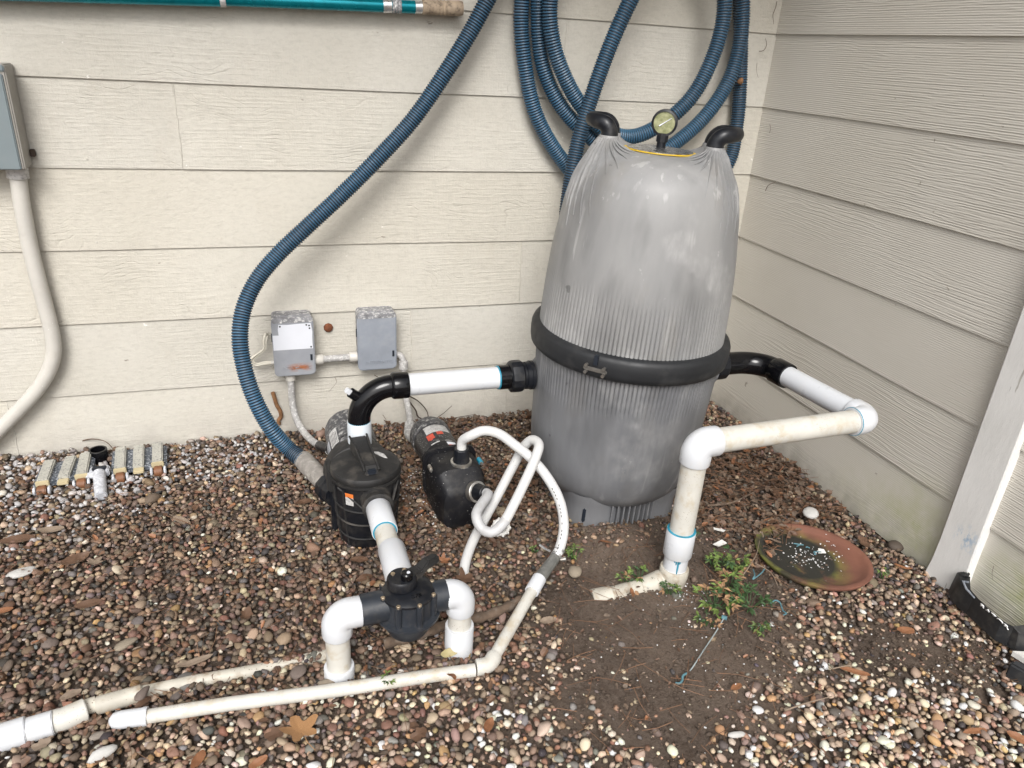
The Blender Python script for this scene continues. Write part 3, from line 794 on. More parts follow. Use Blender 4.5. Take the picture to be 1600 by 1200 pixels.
# skirt with four flared feet
sk = MB(); S2 = 160; zs = [-.03, 0, .03, .06, .085, .105, .12]
sv = []
for z in zs:
    for k in range(S2):
        a = 2 * math.pi * k / S2
        foot = max(0, .5 + .5 * math.cos(4 * (a - math.radians(225)))) ** 1.3
        r = .205 + .052 * foot - (.012 * (1 - foot)) * (z / .12) + (.012 * max(0, z - .06) / .06)
        arch = .06 + .075 * foot
        if z > arch: r -= (z - arch) * .55
        sv.append((FB[0] + r * math.cos(a), FB[1] + r * math.sin(a), z))
sk.add(sv, [(i * S2 + k, i * S2 + (k + 1) % S2, (i + 1) * S2 + (k + 1) % S2, (i + 1) * S2 + k) for i in range(len(zs) - 1) for k in range(S2)])
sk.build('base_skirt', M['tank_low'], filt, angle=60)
for k in range(9):
    a = math.radians(251 + k * 5.0)
    d = Vector((math.cos(a), math.sin(a), 0)); t = Vector((-d.y, d.x, 0))
    rot = Matrix((d, t, UP)).transposed()
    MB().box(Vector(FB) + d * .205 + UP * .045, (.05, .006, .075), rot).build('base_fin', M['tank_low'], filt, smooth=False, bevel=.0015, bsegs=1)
a = math.radians(229); d = Vector((math.cos(a), math.sin(a), 0)); t = Vector((-d.y, d.x, 0))
MB().box(Vector(FB) + d * .252 + UP * .042, (.02, .011, .055), Matrix((d, t, UP)).transposed()).build('foot_slot_dark', M['hose_navy'], filt, smooth=False, bevel=.004)  # solid dark block, coloured for the shade inside a slot

# upper half with four pleated mounds that carry the two handles
up_pts = [(.60, .307), (.69, .304), (.80, .299), (.90, .291), (1.0, .278), (1.06, .269), (1.10, .259), (1.14, .244), (1.168, .224), (1.188, .202), (1.202, .175), (1.211, .14), (1.214, .10), (1.215, .05), (1.215, .001)]
upp = smooth_prof(up_pts, .006)
MOUNDS = [E_ * sgn * .155 + F_ * s2 * .052 for sgn in (-1, 1) for s2 in (-1, 1)]
MTOP = 1.246
def mound_lift(p, z):
    """how far the dome is drawn up towards a handle socket at plan position p"""
    best = z
    for c in MOUNDS:
        d = (Vector((p[0], p[1], 0)) - c).length
        if d < .125:
            if d < .024: w = 1.0
            else: w = max(0.0, 1 - (d - .024) / .10) ** 4.4
            best = max(best, z + (MTOP - z) * w)
    return best
v, f = lathe_ribbed(upp, lambda z: .0065 * min(1, max(0, (.86 - z) / .17)), (0, 0, 0))
v = [(x, y, mound_lift((x, y), z) if z > 1.0 else z) for x, y, z in v]
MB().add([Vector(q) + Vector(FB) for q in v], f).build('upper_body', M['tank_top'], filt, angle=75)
def dome_point(c, ang, s):
    """walk s metres from the foot of a socket at c in plan direction ang, over the dome and down its side"""
    p = c + Vector((math.cos(ang), math.sin(ang), 0)) * s
    r = p.length
    rz_ = [(rr, zz) for rr, zz in upp if zz > .98]
    if r <= .262:
        zz = None
        for (r0, z0), (r1, z1) in zip(rz_, rz_[1:]):
            if r1 <= r <= r0: zz = z1 + (z0 - z1) * (r - r1) / (r0 - r1 + 1e-9); break
        zz = zz if zz is not None else 1.215
        return Vector((p.x, p.y, mound_lift(p, zz)))
    over = r - .262
    z = 1.085 - over * 1.7
    rr = interp(up_pts, z)
    return Vector((p.x / r * rr, p.y / r * rr, z))
for c in MOUNDS:
    sgn_f = 1 if c.dot(F_) > 0 else -1
    dirn = c.normalized() * .45 + F_ * sgn_f * .9
    a0 = math.atan2(dirn.y, dirn.x)
    for k in range(-6, 7):
        ang = a0 + k * .235
        L = (.175 - .013 * abs(k)) * (1 + .10 * math.sin(k * 2.3))
        path = [dome_point(c, ang, .024 + (L - .024) * q / 11) for q in range(12)]
        rad = [.0062 * (1 - .74 * q / 11) for q in range(12)]
        bl = MB(); bvv = []
        for q, p in enumerate(path):
            tq = (path[min(q + 1, 11)] - path[max(q - 1, 0)]).normalized()
            nq = Vector((p.x, p.y, 0)).normalized() * .75 + (p - c).normalized() * .35 + UP * .55
            nq = (nq - tq * nq.dot(tq)).normalized(); sq_ = tq.cross(nq)
            hq = .0105 * (1 - q / 11.5) ** .8 * min(1, .35 + q / 3); wq = .0040 * (1 - .6 * q / 11)
            b0 = p + Vector(FB)
            bvv += [b0 - nq * .003 - sq_ * wq, b0 + nq * hq - sq_ * wq * .35, b0 + nq * hq + sq_ * wq * .35, b0 - nq * .003 + sq_ * wq]
        bl.add(bvv, [(i * 4 + j, i * 4 + j + 1, i * 4 + 5 + j, i * 4 + 4 + j) for i in range(11) for j in range(3)] + [(0, 1, 2, 3), (47, 46, 45, 44)])
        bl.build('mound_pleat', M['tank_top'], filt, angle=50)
for sgn in (-1, 1):
    o_ = E_ * sgn
    c1, c2 = [E_ * sgn * .155 + F_ * s2 * .052 + Vector(FB) for s2 in (-1, 1)]
    pth = catmull([c1 + UP * 1.236, c1 + UP * 1.262 + o_ * .002, c1 + UP * 1.279 + o_ * .016, c1 + UP * 1.284 + o_ * .042 + F_ * .014, (c1 + c2) / 2 + UP * 1.285 + o_ * .060,
                   c2 + UP * 1.284 + o_ * .042 - F_ * .014, c2 + UP * 1.279 + o_ * .016, c2 + UP * 1.262 + o_ * .002, c2 + UP * 1.236], .006)
    n = len(pth)
    rad = [.0272 - .0065 * math.sin(math.pi * i / (n - 1)) for i in range(n)]
    MB().tube(pth, rad, 20).build('lift_handle', M['black_mid'], filt)
for c in MOUNDS:
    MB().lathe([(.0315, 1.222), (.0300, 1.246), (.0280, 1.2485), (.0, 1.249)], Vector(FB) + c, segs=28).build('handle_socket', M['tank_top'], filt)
# clamp ring, its joint and bolts
rp = [(.300, .577), (.322, .577), (.3285, .583), (.331, .597), (.332, .618), (.331, .637), (.327, .648), (.318, .653), (.300, .653)]
mb = MB(); SG = 128
rv = [(FB[0] + r * math.cos(2 * math.pi * k / SG), FB[1] + r * math.sin(2 * math.pi * k / SG), z) for r, z in rp for k in range(SG)]
mb.add(rv, [(i * SG + k, i * SG + (k + 1) % SG, (i + 1) * SG + (k + 1) % SG, (i + 1) * SG + k) for i in range(len(rp) - 1) for k in range(SG)])
band = mb.build('clamp_band', M['band'], filt, angle=60)
aj = math.radians(226); dj = Vector((math.cos(aj), math.sin(aj), 0)); tj = Vector((-dj.y, dj.x, 0)); Rj = Matrix((dj, tj, UP)).transposed()
cj = Vector(FB) + dj * .333 + UP * .606
MB().box(cj + UP * .032, (.012, .012, .03), Rj).build('clamp_gap', M['hose_navy'], filt, smooth=False)
MB().box(cj, (.008, .075, .013), Rj).build('clamp_plate', M['dark_steel'], filt, smooth=False, bevel=.003)
for s_ in (-.028, .028):
    for dz in (-.011, .011):
        p = cj + tj * s_ + UP * dz
        MB().cyl(p - dj * .004, p + dj * .010, .0055, 8).build('clamp_bolt', M['dark_steel'], filt, angle=30)
# label on the crown and pressure gauge
MB().lathe([(.108, 1.2155), (.108, 1.2185), (.0, 1.2187)], FB, segs=48).build('label_border', M['yellow'], filt)
MB().lathe([(.101, 1.2180), (.101, 1.2200), (.0, 1.2202)], FB, segs=48).build('foil_label', M['foil'], filt)
gb = Vector(FB) + F_ * .055 + E_ * .002 + UP * 1.214
MB().cyl(gb, gb + UP * .025, .014, 16).cyl(gb + UP * .022, gb + UP * .048, .0185, 8).build('gauge_stem', M['black_mid'], filt, angle=30)
gc = gb + UP * .078; fd = (-F_ * .98 - E_ * .10).normalized()
gauge = MB().lathe([(.030, -.012), (.038, -.010), (.040, .004), (.039, .014), (.033, .016), (.032, .011)], gc, fd, 36).build('pressure_gauge', M['black_mid'], filt)
def sub(mb, name, mat, par, **kw):
    par['_o'] = par.get('_o', FB); return mb.build(name, mat, par, **kw)
sub(MB().lathe([(.0325, .010), (.0325, .0125), (0, .0126)], gc, fd, 32), 'dial', M['dial'], gauge)
gx1 = UP.cross(fd).normalized()
sub(MB().tube([gc + fd * .0145 - gx1 * .014 - UP * .010, gc + fd * .0145 + gx1 * .020 + UP * .016], [.0024, .0007], 6), 'needle', M['sticker'], gauge)
# port bosses
MB().cyl((-1.145, -.628, .462), (-1.187, -.628, .463), .054, 36).build('port_boss', M['tank_low'], filt, bevel=.004)
MB().cyl((-.60, -.720, .488), (-.555, -.720, .488), .054, 36).build('port_boss', M['tank_low'], filt, bevel=.004)
filt.rotation_euler = Matrix.Rotation(.033, 3, Vector((.482, .876, 0))).to_euler()

# ------------------------------------------------------------------ feed pipe: pump outlet to tank
PX, PY, PZ = -1.767, -.622, .463
fp = thing('feed_pipe', (PX, PY, .25), 'short white PVC pipe with glossy black elbow joining the black pump to the grey tank', 'pipe')
mb = MB(); mb.tube_prof([Vector((PX, PY, z)) for z in (.228, .228, .344, .346, .346)], [.030, .0385, .0385, .0375, .031], UP, 36, 0)
mb.build('coupling', M['pvc_primer'], fp)
MB().lathe([(.0335, .344), (.0365, .3462), (.0365, .3474), (.0335, .349)], (PX, PY, 0), segs=36).build('cement_ring', M['cement'], fp)
MB().cyl((PX, PY, .19), (PX, PY, .230), .034, 30).build('outlet_stub', M['cement'], fp)
arc = [Vector((PX, PY, .338)), Vector((PX, PY, .348))] + arc_path((PX, PY, .352), (PX, PY - .002, PZ), (PX + .108, PY - .004, PZ), 18) + [Vector((PX + .118, PY - .004, PZ))]
elb = MB().tube(arc, .0365, 32).tube_prof([Vector((x, PY - .005, PZ)) for x in (PX + .102, PX + .106, PX + .112, PX + .155, PX + .158, PX + .158)], [.036, .041, .0435, .0435, .0425, .034], Vector((1, 0, 0)), 36, 0).build('sweep_elbow', M['black_gloss'], fp)
q = arc[9]; dq = Vector((-.75, -.15, .66)).normalized()
MB().cyl(q + dq * .025, q + dq * .062, .0165, 20).build('plug_boss', M['black_gloss'], fp, bevel=.002)
rq = dq.to_track_quat('Z', 'Y').to_matrix()
MB().box(q + dq * .068, (.017, .017, .022), rq).build('square_plug', M['pvc'], fp, smooth=False, bevel=.002)
MB().cyl((PX + .150, PY - .005, PZ), (-1.300, PY - .006, PZ), .0362, 36).build('pipe', M['pvc'], fp)
MB().lathe([(.0362, 0), (.0400, .001), (.0400, .004), (.036, .005)], (-1.307, PY - .006, PZ), (1, 0, 0), 36).build('cement_ring', M['cement'], fp)
mb = MB().cyl((-1.303, PY - .006, PZ), (-1.252, PY - .006, PZ), .0412, 36)
mb.build('union_socket', M['black_gloss'], fp, bevel=.002)
nut = MB().lathe([(.046, 0), (.053, .004), (.055, .012), (.055, .040), (.050, .046)], (-1.266, PY - .006, PZ), (1, 0, 0), 14)
nut.build('union_nut', M['black_mid'], fp, angle=20)
MB().lathe([(.047, 0), (.047, .008), (.043, .009), (.043, .014), (.047, .015), (.047, .030), (.050, .031), (.050, .042)], (-1.224, PY - .006, PZ), (1, 0, 0), 36).build('threaded_adapter', M['black_mid'], fp)

# ------------------------------------------------------------------ return pipe: tank to the ground
RZ = .488
rp_ = thing('return_pipe', (-.90, -1.218, 0), 'white PVC return pipe zigzagging from the right of the grey tank down into the soil', 'pipe')
MB().cyl((-.575, -.720, RZ), (-.520, -.720, RZ), .047, 32).build('threaded_adapter', M['black_mid'], rp_, bevel=.003)
MB().lathe([(.047, 0), (.055, .005), (.055, .040), (.049, .045)], (-.535, -.720, RZ), (1, 0, 0), 14).build('union_nut', M['black_mid'], rp_, angle=20)
ea = [Vector((-.495, -.720, RZ)), Vector((-.452, -.720, RZ))] + arc_path((-.440, -.720, RZ), (-.337, -.722, RZ), (-.330, -.800, RZ), 14) + [Vector((-.328, -.815, RZ))]
MB().tube(ea, .0405, 32).tube_prof([lerp((-.3305, -.795, RZ), (-.322, -.865, RZ), t) for t in (0, .08, .15, .9, 1.0, 1.0)], [.040, .043, .0455, .0455, .044, .034], Vector((.12, -.99, 0)).normalized(), 36, 0).build('sweep_elbow', M['black_gloss'], rp_)
c1 = Vector((-.283, -1.205, RZ)); c2 = Vector((-.897, -1.222, RZ - .002))
s0 = Vector((-.324, -.85, RZ)); d1 = (c1 - s0).normalized(); d2 = (c2 - c1).normalized()
MB().cyl(s0, c1 - d1 * .05, .0362, 36).build('pipe', M['pvc'], rp_)
def elbow(par, corner, din, dout, r=.0362, R=.044, leg=.062, mat='pvc', name='elbow'):
    """socket elbow: two collars and a smooth bend"""
    din, dout = Vector(din).normalized(), Vector(dout).normalized(); corner = Vector(corner)
    a, b = corner - din * leg, corner + dout * leg
    mb = MB()
    inner = arc_path(corner - din * leg * .52, corner, corner + dout * leg * .52, 14)
    path = [a, a, a + din * .003] + inner + [b - dout * .003, b, b]
    n = len(path)
    rads = [r * .98, R - .0012, R] + [R * (1 - .02 * math.sin(math.pi * i / 14)) for i in range(15)] + [R, R - .0012, r * .98]
    mb.tube(path, rads, 36)
    return mb.build(name, M[mat], par, angle=50)
elbow(rp_, c1, d1, d2)
MB().lathe([(.0362, 0), (.0448, .0005), (.0448, .0024), (.0362, .003)], c1 + d2 * .0585, d2, 36).build('cement_ring', M['cement'], rp_)
MB().cyl(c1 + d2 * .05, c2 - d2 * .05, .0362, 36).build('pipe', M['pvc_old'], rp_)
elbow(rp_, c2, d2, (0, 0, -1))
foot = Vector((-.895, -1.216, 0))
d3 = (foot - c2).normalized()
at_z = lambda z: c2 + d3 * ((c2.z - z) / -d3.z)
MB().cyl(at_z(.44), at_z(.165), .0362, 36).build('pipe', M['pvc_old'], rp_)
mb = MB(); mb.tube_prof([at_z(z) for z in (.188, .188, .186, .102, .100, .100)], [.035, .0425, .0437, .0437, .0425, .035], d3, 36, 0); mb.build('coupling', M['pvc'], rp_)
MB().lathe([(.0355, 0), (.0428, .0004), (.0428, .0022), (.0355, .003)], at_z(.1905), d3, 36).build('cement_ring', M['cement'], rp_)
MB().cyl(at_z(.125), at_z(.02), .0362, 36).build('pipe', M['pvc'], rp_)
for (da, ln, w_) in ((-112, .05, .0035), (-122, .018, .003), (-104, .014, .0028), (-130, .010, .003), (-70, .008, .004)):
    a = math.radians(da); d = Vector((math.cos(a), math.sin(a), 0))
    p0 = at_z(.1005) + d * .0358
    MB().tube([p0, p0 - UP * ln * .6, p0 - UP * ln], [w_ * .9, w_ * .8, w_ * .45], 8).build('cement_drip', M['cement'], rp_)
MB().lathe([(.0362, .050), (.042, .050), (.0445, .046), (.0445, .020), (.042, .012), (.042, -.02)], (-.895, -1.216, 0), segs=36).build('tee_hub', M['pvc_dirty'], rp_)
tl = [Vector((-.895, -1.216, .012)), (-0.9967, -1.2348, 0.0120), (-1.0539, -1.2428, 0.0060), (-1.1168, -1.2424, 0.0020)]
MB().tube([Vector((-.895, -1.216, .002)), Vector((-0.9377, -1.2108, -0.0020)), Vector((-1.0062, -1.2173, -0.0100))], [.036, .034, .028], 24).build('tee_branch', M['pvc_dirty'], rp_)
MB().tube([Vector((-0.9865, -1.2131, -0.0100)), Vector((-1.1277, -1.2249, -0.0150))], .027, 24).build('buried_pipe', M['pvc_dirty'], rp_)
MB().tube([Vector((-1.1056, -1.2230, -0.0140)), Vector((-1.1660, -1.2179, -0.0200))], .031, 24).build('buried_coupling', M['pvc_dirty'], rp_, bevel=.002)

# ------------------------------------------------------------------ main pump
pump = thing('pool_pump', (-1.775, -.77, 0), 'black pool pump with dusty round strainer lid, blue hose on its left', 'pump')
PC = Vector((-1.768, -.757, 0))
pot = MB(); S3 = 72; pv = []
pz = [(.0, .078), (.012, .085), (.055, .090), (.115, .0955), (.17, .100), (.222, .1025), (.246, .1035)]
for z, r in pz:
    for k in range(S3):
        a = 2 * math.pi * k / S3
        sq = (abs(math.cos(a)) ** 3 + abs(math.sin(a)) ** 3) ** (-1 / 3)
        rr = r * (1 + (sq - 1) * .45 * (1 - z / .27))
        pv.append(PC + Vector((rr * math.cos(a), rr * math.sin(a), z)))
pot.add(pv, [(i * S3 + k, i * S3 + (k + 1) % S3, (i + 1) * S3 + (k + 1) % S3, (i + 1) * S3 + k) for i in range(len(pz) - 1) for k in range(S3)] + [tuple(range(S3))])
pot.build('strainer_pot', M['black_mid'], pump)
for z in (.055, .110, .160):
    r0 = interp(pz, z); ring = []
    for k in range(S3 + 1):
        a = 2 * math.pi * k / S3
        sq = (abs(math.cos(a)) ** 3 + abs(math.sin(a)) ** 3) ** (-1 / 3)
        rr = r0 * (1 + (sq - 1) * .45 * (1 - z / .27)) + .0015
        ring.append(PC + Vector((rr * math.cos(a), rr * math.sin(a), z + .012 * math.sin(a))))
    MB().tube(ring, .0034, 8, False).build('pot_rib', M['black_dusty'], pump)
for da in (196, 222, 318, 344):
    a = math.radians(da); d = Vector((math.cos(a), math.sin(a), 0))
    MB().tube([PC + d * (interp(pz, z) * 1.03) + UP * z for z in (.01, .06, .12, .22)], .0042, 8).build('pot_rib', M['black_dusty'], pump)
MB().lathe([(.100, .241), (.1065, .243), (.1085, .249), (.1085, .259), (.105, .265), (.082, .2705), (.04, .275), (.0, .276)], PC, segs=72).build('lid', M['black_dusty'], pump)
MB().lathe([(.103, .231), (.1105, .233), (.1105, .241), (.103, .242)], PC, segs=72).build('lid_ring', M['black_dusty'], pump)
hd = Vector((-.10, .99, 0)).normalized(); hr = Vector((.99, .10, 0)).normalized()
hp = []
prof = [(-.086, .268), (-.082, .284), (-.066, .294), (.02, .306), (.076, .313), (.092, .315), (.098, .290), (.098, .268)]
hb = MB()
for sgn in (-1, 1):
    for (s_, z) in prof:
        hp.append(PC + hd * s_ + hr * sgn * (.021 + .006 * max(0, s_) / .1) + UP * z)
n = len(prof)
hb.add(hp, [tuple(range(n)), tuple(range(2 * n - 1, n - 1, -1))] + [(i, (i + 1) % n, n + (i + 1) % n, n + i) for i in range(n)])
hb.build('lid_handle', M['black_dusty'], pump, smooth=False, bevel=.004)
for sgn in (-1, 1):
    MB().tube([PC + hd * s_ + hr * sgn * (.022 + .006 * max(0, s_) / .1) + UP * (z + .002) for s_, z in prof[1:6]], .0035, 8).build('handle_edge', M['black_dusty'], pump)
MB().box(PC - hd * .080 + UP * .280, (.026, .014, .018), Matrix((hr, hd, UP)).transposed()).build('handle_recess_dark', M['hose_navy'], pump, smooth=False, bevel=.003)  # dark block on the handle, painting the shade of its opening
def patch(mb_pts, name, mat, par, up=(0, 0, 1), th=.0008):
    n_ = (Vector(mb_pts[1]) - Vector(mb_pts[0])).cross(Vector(mb_pts[-1]) - Vector(mb_pts[0])).normalized()
    if n_.dot(Vector(up)) < 0: n_ = -n_
    return MB().prism([Vector(p) for p in mb_pts], n_ * th).build(name, mat, par, smooth=False)
patch([PC + Vector(q) for q in ((.026, .052, .2745), (.048, .048, .2730), (.064, .032, .2718), (.070, .004, .2714), (.058, .008, .2735), (.042, .028, .2745))], 'lid_sticker', M['sticker_old'], pump)
a0 = [math.radians(d_) for d_ in (226, 231, 236, 241)]
lab = MB()
for i in range(3):
    for z0, z1, mi in ((.172, .200, 0), (.200, .215, 1)):
        w = [PC + Vector((math.cos(a) * r_, math.sin(a) * r_, z)) for a, z, r_ in ((a0[i], z0, interp(pz, z0) * 1.035), (a0[i + 1], z0, interp(pz, z0) * 1.035), (a0[i + 1], z1, interp(pz, z1) * 1.035), (a0[i], z1, interp(pz, z1) * 1.035))]
        lab.add(w, [(0, 1, 2, 3)], mi)
lab.build('warning_label', [M['sticker_old'], M['orange']], pump)
MB().lathe([(.052, 0), (.056, .006), (.056, .02), (.050, .026), (.045, .075), (.0475, .078), (.0475, .095), (.042, .097)], (-1.752, -.808, .193), (0.0, -1, 0), 40).build('suction_port', M['black_dusty'], pump)
for s_ in (-1, 1):
    MB().tube([PC + Vector((s_ * .092, -.052, .222)), Vector((-1.752 + s_ * .046, -.868, .178)), Vector((-1.752 + s_ * .03, -.872, .15))], .004, 8).build('port_web', M['black_dusty'], pump)
# left side bracket, volute, motor
MB().box(PC + Vector((-.108, .035, .215)), (.022, .09, .075)).build('side_clamp', M['black_dusty'], pump, smooth=False, bevel=.006)
MB().box(PC + Vector((-.098, .055, .10)), (.02, .05, .19)).build('side_bracket', M['black_mid'], pump, smooth=False, bevel=.005)
LP = Vector((-1.862, -.690, .128)); LD = (Vector((-1.9464, -0.4310, 0.1150)) - LP).normalized()
MB().lathe([(.040, -.02), (.040, .02), (.047, .022), (.047, .052), (.040, .054)], LP, LD, 10).build('side_port', M['black_mid'], pump, angle=25)
MB().lathe([(.095, 0), (.108, .01), (.112, .05), (.104, .075), (.085, .085)], (-1.777, -.665, .165), (0, 1, 0), 40).build('volute', M['black_dusty'], pump)
MB().box((-1.775, -.62, .03), (.16, .16, .06)).build('pump_foot', M['black_mid'], pump, smooth=False, bevel=.01)
MB().lathe([(.070, 0), (.084, .005), (.084, .22), (.080, .235), (.060, .25), (.0, .254)], (-1.777, -.60, .183), (0, 1, 0), 44).build('motor', M['motor_spat'], pump)
MB().lathe([(.0855, 0), (.0855, .012)], (-1.777, -.56, .183), (0, 1, 0), 44).build('motor_ring', M['motor'], pump)
MC = Vector((-1.777, 0, .183))
def wrap(par, name, mat, y0, y1, a0_, a1_, r, c, n=6):
    mb = MB()
    pts = [(c.x + r * math.cos(math.radians(a0_ + (a1_ - a0_) * i / n)), c.z + r * math.sin(math.radians(a0_ + (a1_ - a0_) * i / n))) for i in range(n + 1)]
    vv = [(x, y, z) for (x, z) in pts for y in (y0, y1)]
    mb.add(vv, [(2 * i, 2 * i + 1, 2 * i + 3, 2 * i + 2) for i in range(n)])
    return mb.build(name, mat, par)
wrap(pump, 'motor_label', M['sticker_old'], -.575, -.47, 128, 152, .0862, MC)
wrap(pump, 'motor_label', M['sticker'], -.585, -.50, 158, 182, .0862, MC)
for k in range(6): wrap(pump, 'label_line', M['motor'], -.579, -.508, 160.5 + k * 3.4, 161.7 + k * 3.4, .0866, MC, 2)
for k in range(5): wrap(pump, 'label_line', M['motor'], -.568, -.49, 131 + k * 4, 132.2 + k * 4, .0866, MC, 2)

# suction pipe from the diverter valve into the strainer pot
sp = thing('suction_pipe', (-1.75, -1.06, .19), 'short white and yellowed PVC pipe between the black strainer pot and the three-way valve', 'pipe')
sx = -1.752; Y_ = Vector((0, -1, 0))
mb = MB(); mb.tube_prof([Vector((sx, y, .190)) for y in (-.898, -.898, -.900, -1.022, -1.024, -1.024)], [.030, .0365, .0375, .0375, .0365, .030], Y_, 36, 0); mb.build('coupling', M['pvc'], sp)
MB().cyl((sx, -1.01, .190), (sx, -1.13, .190), .0305, 32).build('pipe', M['pvc_old'], sp)
MB().lathe([(.0305, 0), (.0345, .0004), (.0345, .0016), (.0305, .002)], (sx, -1.0235, .190), Y_, 32).build('cement_ring', M['cement'], sp)
mb = MB(); mb.tube_prof([Vector((sx + .004, y, .190)) for y in (-1.105, -1.105, -1.107, -1.270, -1.272)], [.030, .0365, .0375, .0375, .0365], Y_, 36, 0); mb.build('coupling', M['pvc'], sp)

# three-way diverter valve
vc = Vector((-1.744, -1.328, .190))
val = thing('diverter_valve', (vc.x, vc.y, 0), 'charcoal three-way diverter valve with a black lever lying between two white elbows', 'valve')
MB().lathe([(.030, -.092), (.050, -.086), (.063, -.060), (.068, -.034), (.081, -.033), (.081, -.026), (.066, -.024), (.063, .030), (.0, .030)], vc, segs=48).build('valve_body', M['valve_grey'], val, angle=35)
MB().lathe([(.063, .028), (.0665, .030), (.0665, .036), (.060, .041), (.040, .047), (.0, .049)], vc, segs=48).build('valve_cap', M['black_mid'], val, angle=35)
for k in range(8):
    a = math.radians(k * 45 + 14); d = Vector((math.cos(a), math.sin(a), 0))
    MB().cyl(vc + d * .067 - UP * .033, vc + d * .067 + UP * .036, .0088, 14).build('screw_boss', M['valve_grey'], val)
    MB().lathe([(.0056, 0), (.0056, .004), (.0038, .0052), (.0, .0045)], vc + d * .067 + UP * .036, segs=14).build('screw', M['brass'], val, angle=35)
for s_ in (-1, 1):
    MB().cyl(vc + Vector((s_ * .045, 0, 0)), vc + Vector((s_ * (.100 if s_ > 0 else .119), s_ * .003, 0)), .0395, 36).build('valve_port', M['valve_grey'], val, bevel=.002)
MB().cyl(vc + Vector((0, .045, 0)), vc + Vector((0, .078, 0)), .0395, 36).build('valve_port', M['valve_grey'], val, bevel=.002)
hub = vc + Vector((-.014, .008, .046))
MB().lathe([(.030, 0), (.037, .004), (.037, .024), (.033, .030), (.0, .031)], hub, segs=32).build('handle_hub', M['black_mid'], val, angle=35)
tip = Vector((-1.6559, -1.2725, 0.2620)); hv = (tip - hub); hv.z = 0; hl = hv.length; hv.normalize(); hs_ = Vector((-hv.y, hv.x, 0))
lev = MB(); lv = []
for s_, w_, z0, z1 in ((.015, .024, .008, .03), (.05, .019, .014, .03), (.075, .014, .022, .046), (hl - .012, .013, .024, .046), (hl, .009, .026, .040)):
    lv += [hub + hv * s_ + hs_ * w_ + UP * z0, hub + hv * s_ - hs_ * w_ + UP * z0, hub + hv * s_ - hs_ * w_ * .8 + UP * z1, hub + hv * s_ + hs_ * w_ * .8 + UP * z1]
lev.add(lv, [(i * 4 + j, i * 4 + (j + 1) % 4, i * 4 + 4 + (j + 1) % 4, i * 4 + 4 + j) for i in range(4) for j in range(4)] + [(0, 1, 2, 3), (19, 18, 17, 16)])
lev.build('lever', M['black_dusty'], val, smooth=False, bevel=.003)
MB().lathe([(.015, .030), (.015, .046), (.012, .049), (0, .049)], hub + Vector((.010, -.012, 0)), segs=20).build('knob', M['black_gloss'], val)
MB().lathe([(.0045, .049), (.0045, .0500), (0, .0502)], hub + Vector((.014, -.014, 0)), segs=16).build('knob_mark', M['sticker'], val)
for dx, dy in ((-.020, .012), (.010, .020)):
    MB().lathe([(.0055, .030), (.0055, .033), (0, .034)], hub + Vector((dx, dy, 0)), segs=14).build('screw', M['brass'], val)
text_mesh('OFF', 'embossed_letters', .016, M['black_gloss'], val, Matrix.Translation(vc + Vector((.012, -.040, .0455))) @ Matrix.Rotation(math.radians(9), 4, 'X'), .001)

# the two white legs of the valve
def leg(corner, din, label, low):
    t_ = thing('riser_pipe', (corner.x, corner.y, 0), label, 'pipe', 'white PVC legs of the valve')
    elbow(t_, corner, din, (0, 0, -1), .0302, .0378, .060)
    MB().cyl(corner - UP * .05, Vector((corner.x, corner.y, -.03)), .0302, 32).build('pipe', M['pvc_old'], t_)
    mb = MB(); mb.tube_prof([Vector((corner.x, corner.y, z)) for z in (low, low, low - .002, -.03)], [.0305, .0370, .0380, .0380], UP, 36, 0); mb.build('coupling', M['pvc'], t_, angle=50)
leg(Vector((-1.921, -1.333, .190)), (-1, 0, 0), 'white PVC elbow and leg left of the charcoal valve, showing more yellowed pipe', .026)
leg(Vector((-1.607, -1.327, .190)), (1, 0, 0), 'white PVC elbow and leg right of the charcoal valve, in a tall white coupling', .082)

# ------------------------------------------------------------------ small booster pump
BC = Vector((-1.458, -.66, .115))
bo = thing('booster_pump', (-1.458, -.66, 0), 'smaller black booster pump flecked with white paint, red marks on its motor label', 'pump')
bd = Vector((-.055, 1, 0)).normalized(); bs = Vector((1, .055, 0)).normalized()
vol = MB(); sect = []
for (y, sx_, z0, z1) in ((-.140, .062, .010, .125), (-.134, .072, .0, .142), (-.085, .084, -.01, .186), (-.078, .086, -.01, .194), (.02, .088, -.01, .198), (.06, .084, -.01, .190)):
    cz, hz_ = (z0 + z1) / 2, (z1 - z0) / 2
    ring = []
    for k in range(32):
        a = 2 * math.pi * k / 32
        p = 4.2
        cx_ = math.copysign(abs(math.cos(a)) ** (2 / p), math.cos(a)); sz_ = math.copysign(abs(math.sin(a)) ** (2 / p), math.sin(a))
        ring.append(Vector((BC.x, BC.y, 0)) + bd * y + bs * (cx_ * sx_) + UP * (cz + sz_ * hz_))
    sect.append(ring)
vol.add([p for r_ in sect for p in r_], [(i * 32 + k, i * 32 + (k + 1) % 32, (i + 1) * 32 + (k + 1) % 32, (i + 1) * 32 + k) for i in range(5) for k in range(32)] + [tuple(range(31, -1, -1)), tuple(5 * 32 + k for k in range(32))])
vol.build('volute', M['pump_speck'], bo, angle=32)
MB().prism([Vector((BC.x, BC.y, 0)) + bd * .045 + bs * x_ + UP * z_ for x_, z_ in ((-.085, .03), (-.092, .06), (-.094, .17), (-.080, .196), (-.04, .205), (.04, .205), (.084, .196), (.098, .17), (.096, .06), (.088, .03))], bd * .022).build('seal_plate', M['pump_speck'], bo, smooth=False, bevel=.004)
mo = Vector((BC.x, BC.y, .118))
MB().lathe([(.070, .055), (.078, .06), (.078, .115), (.073, .118)], mo, bd, 36).build('motor_bracket', M['pump_speck'], bo)
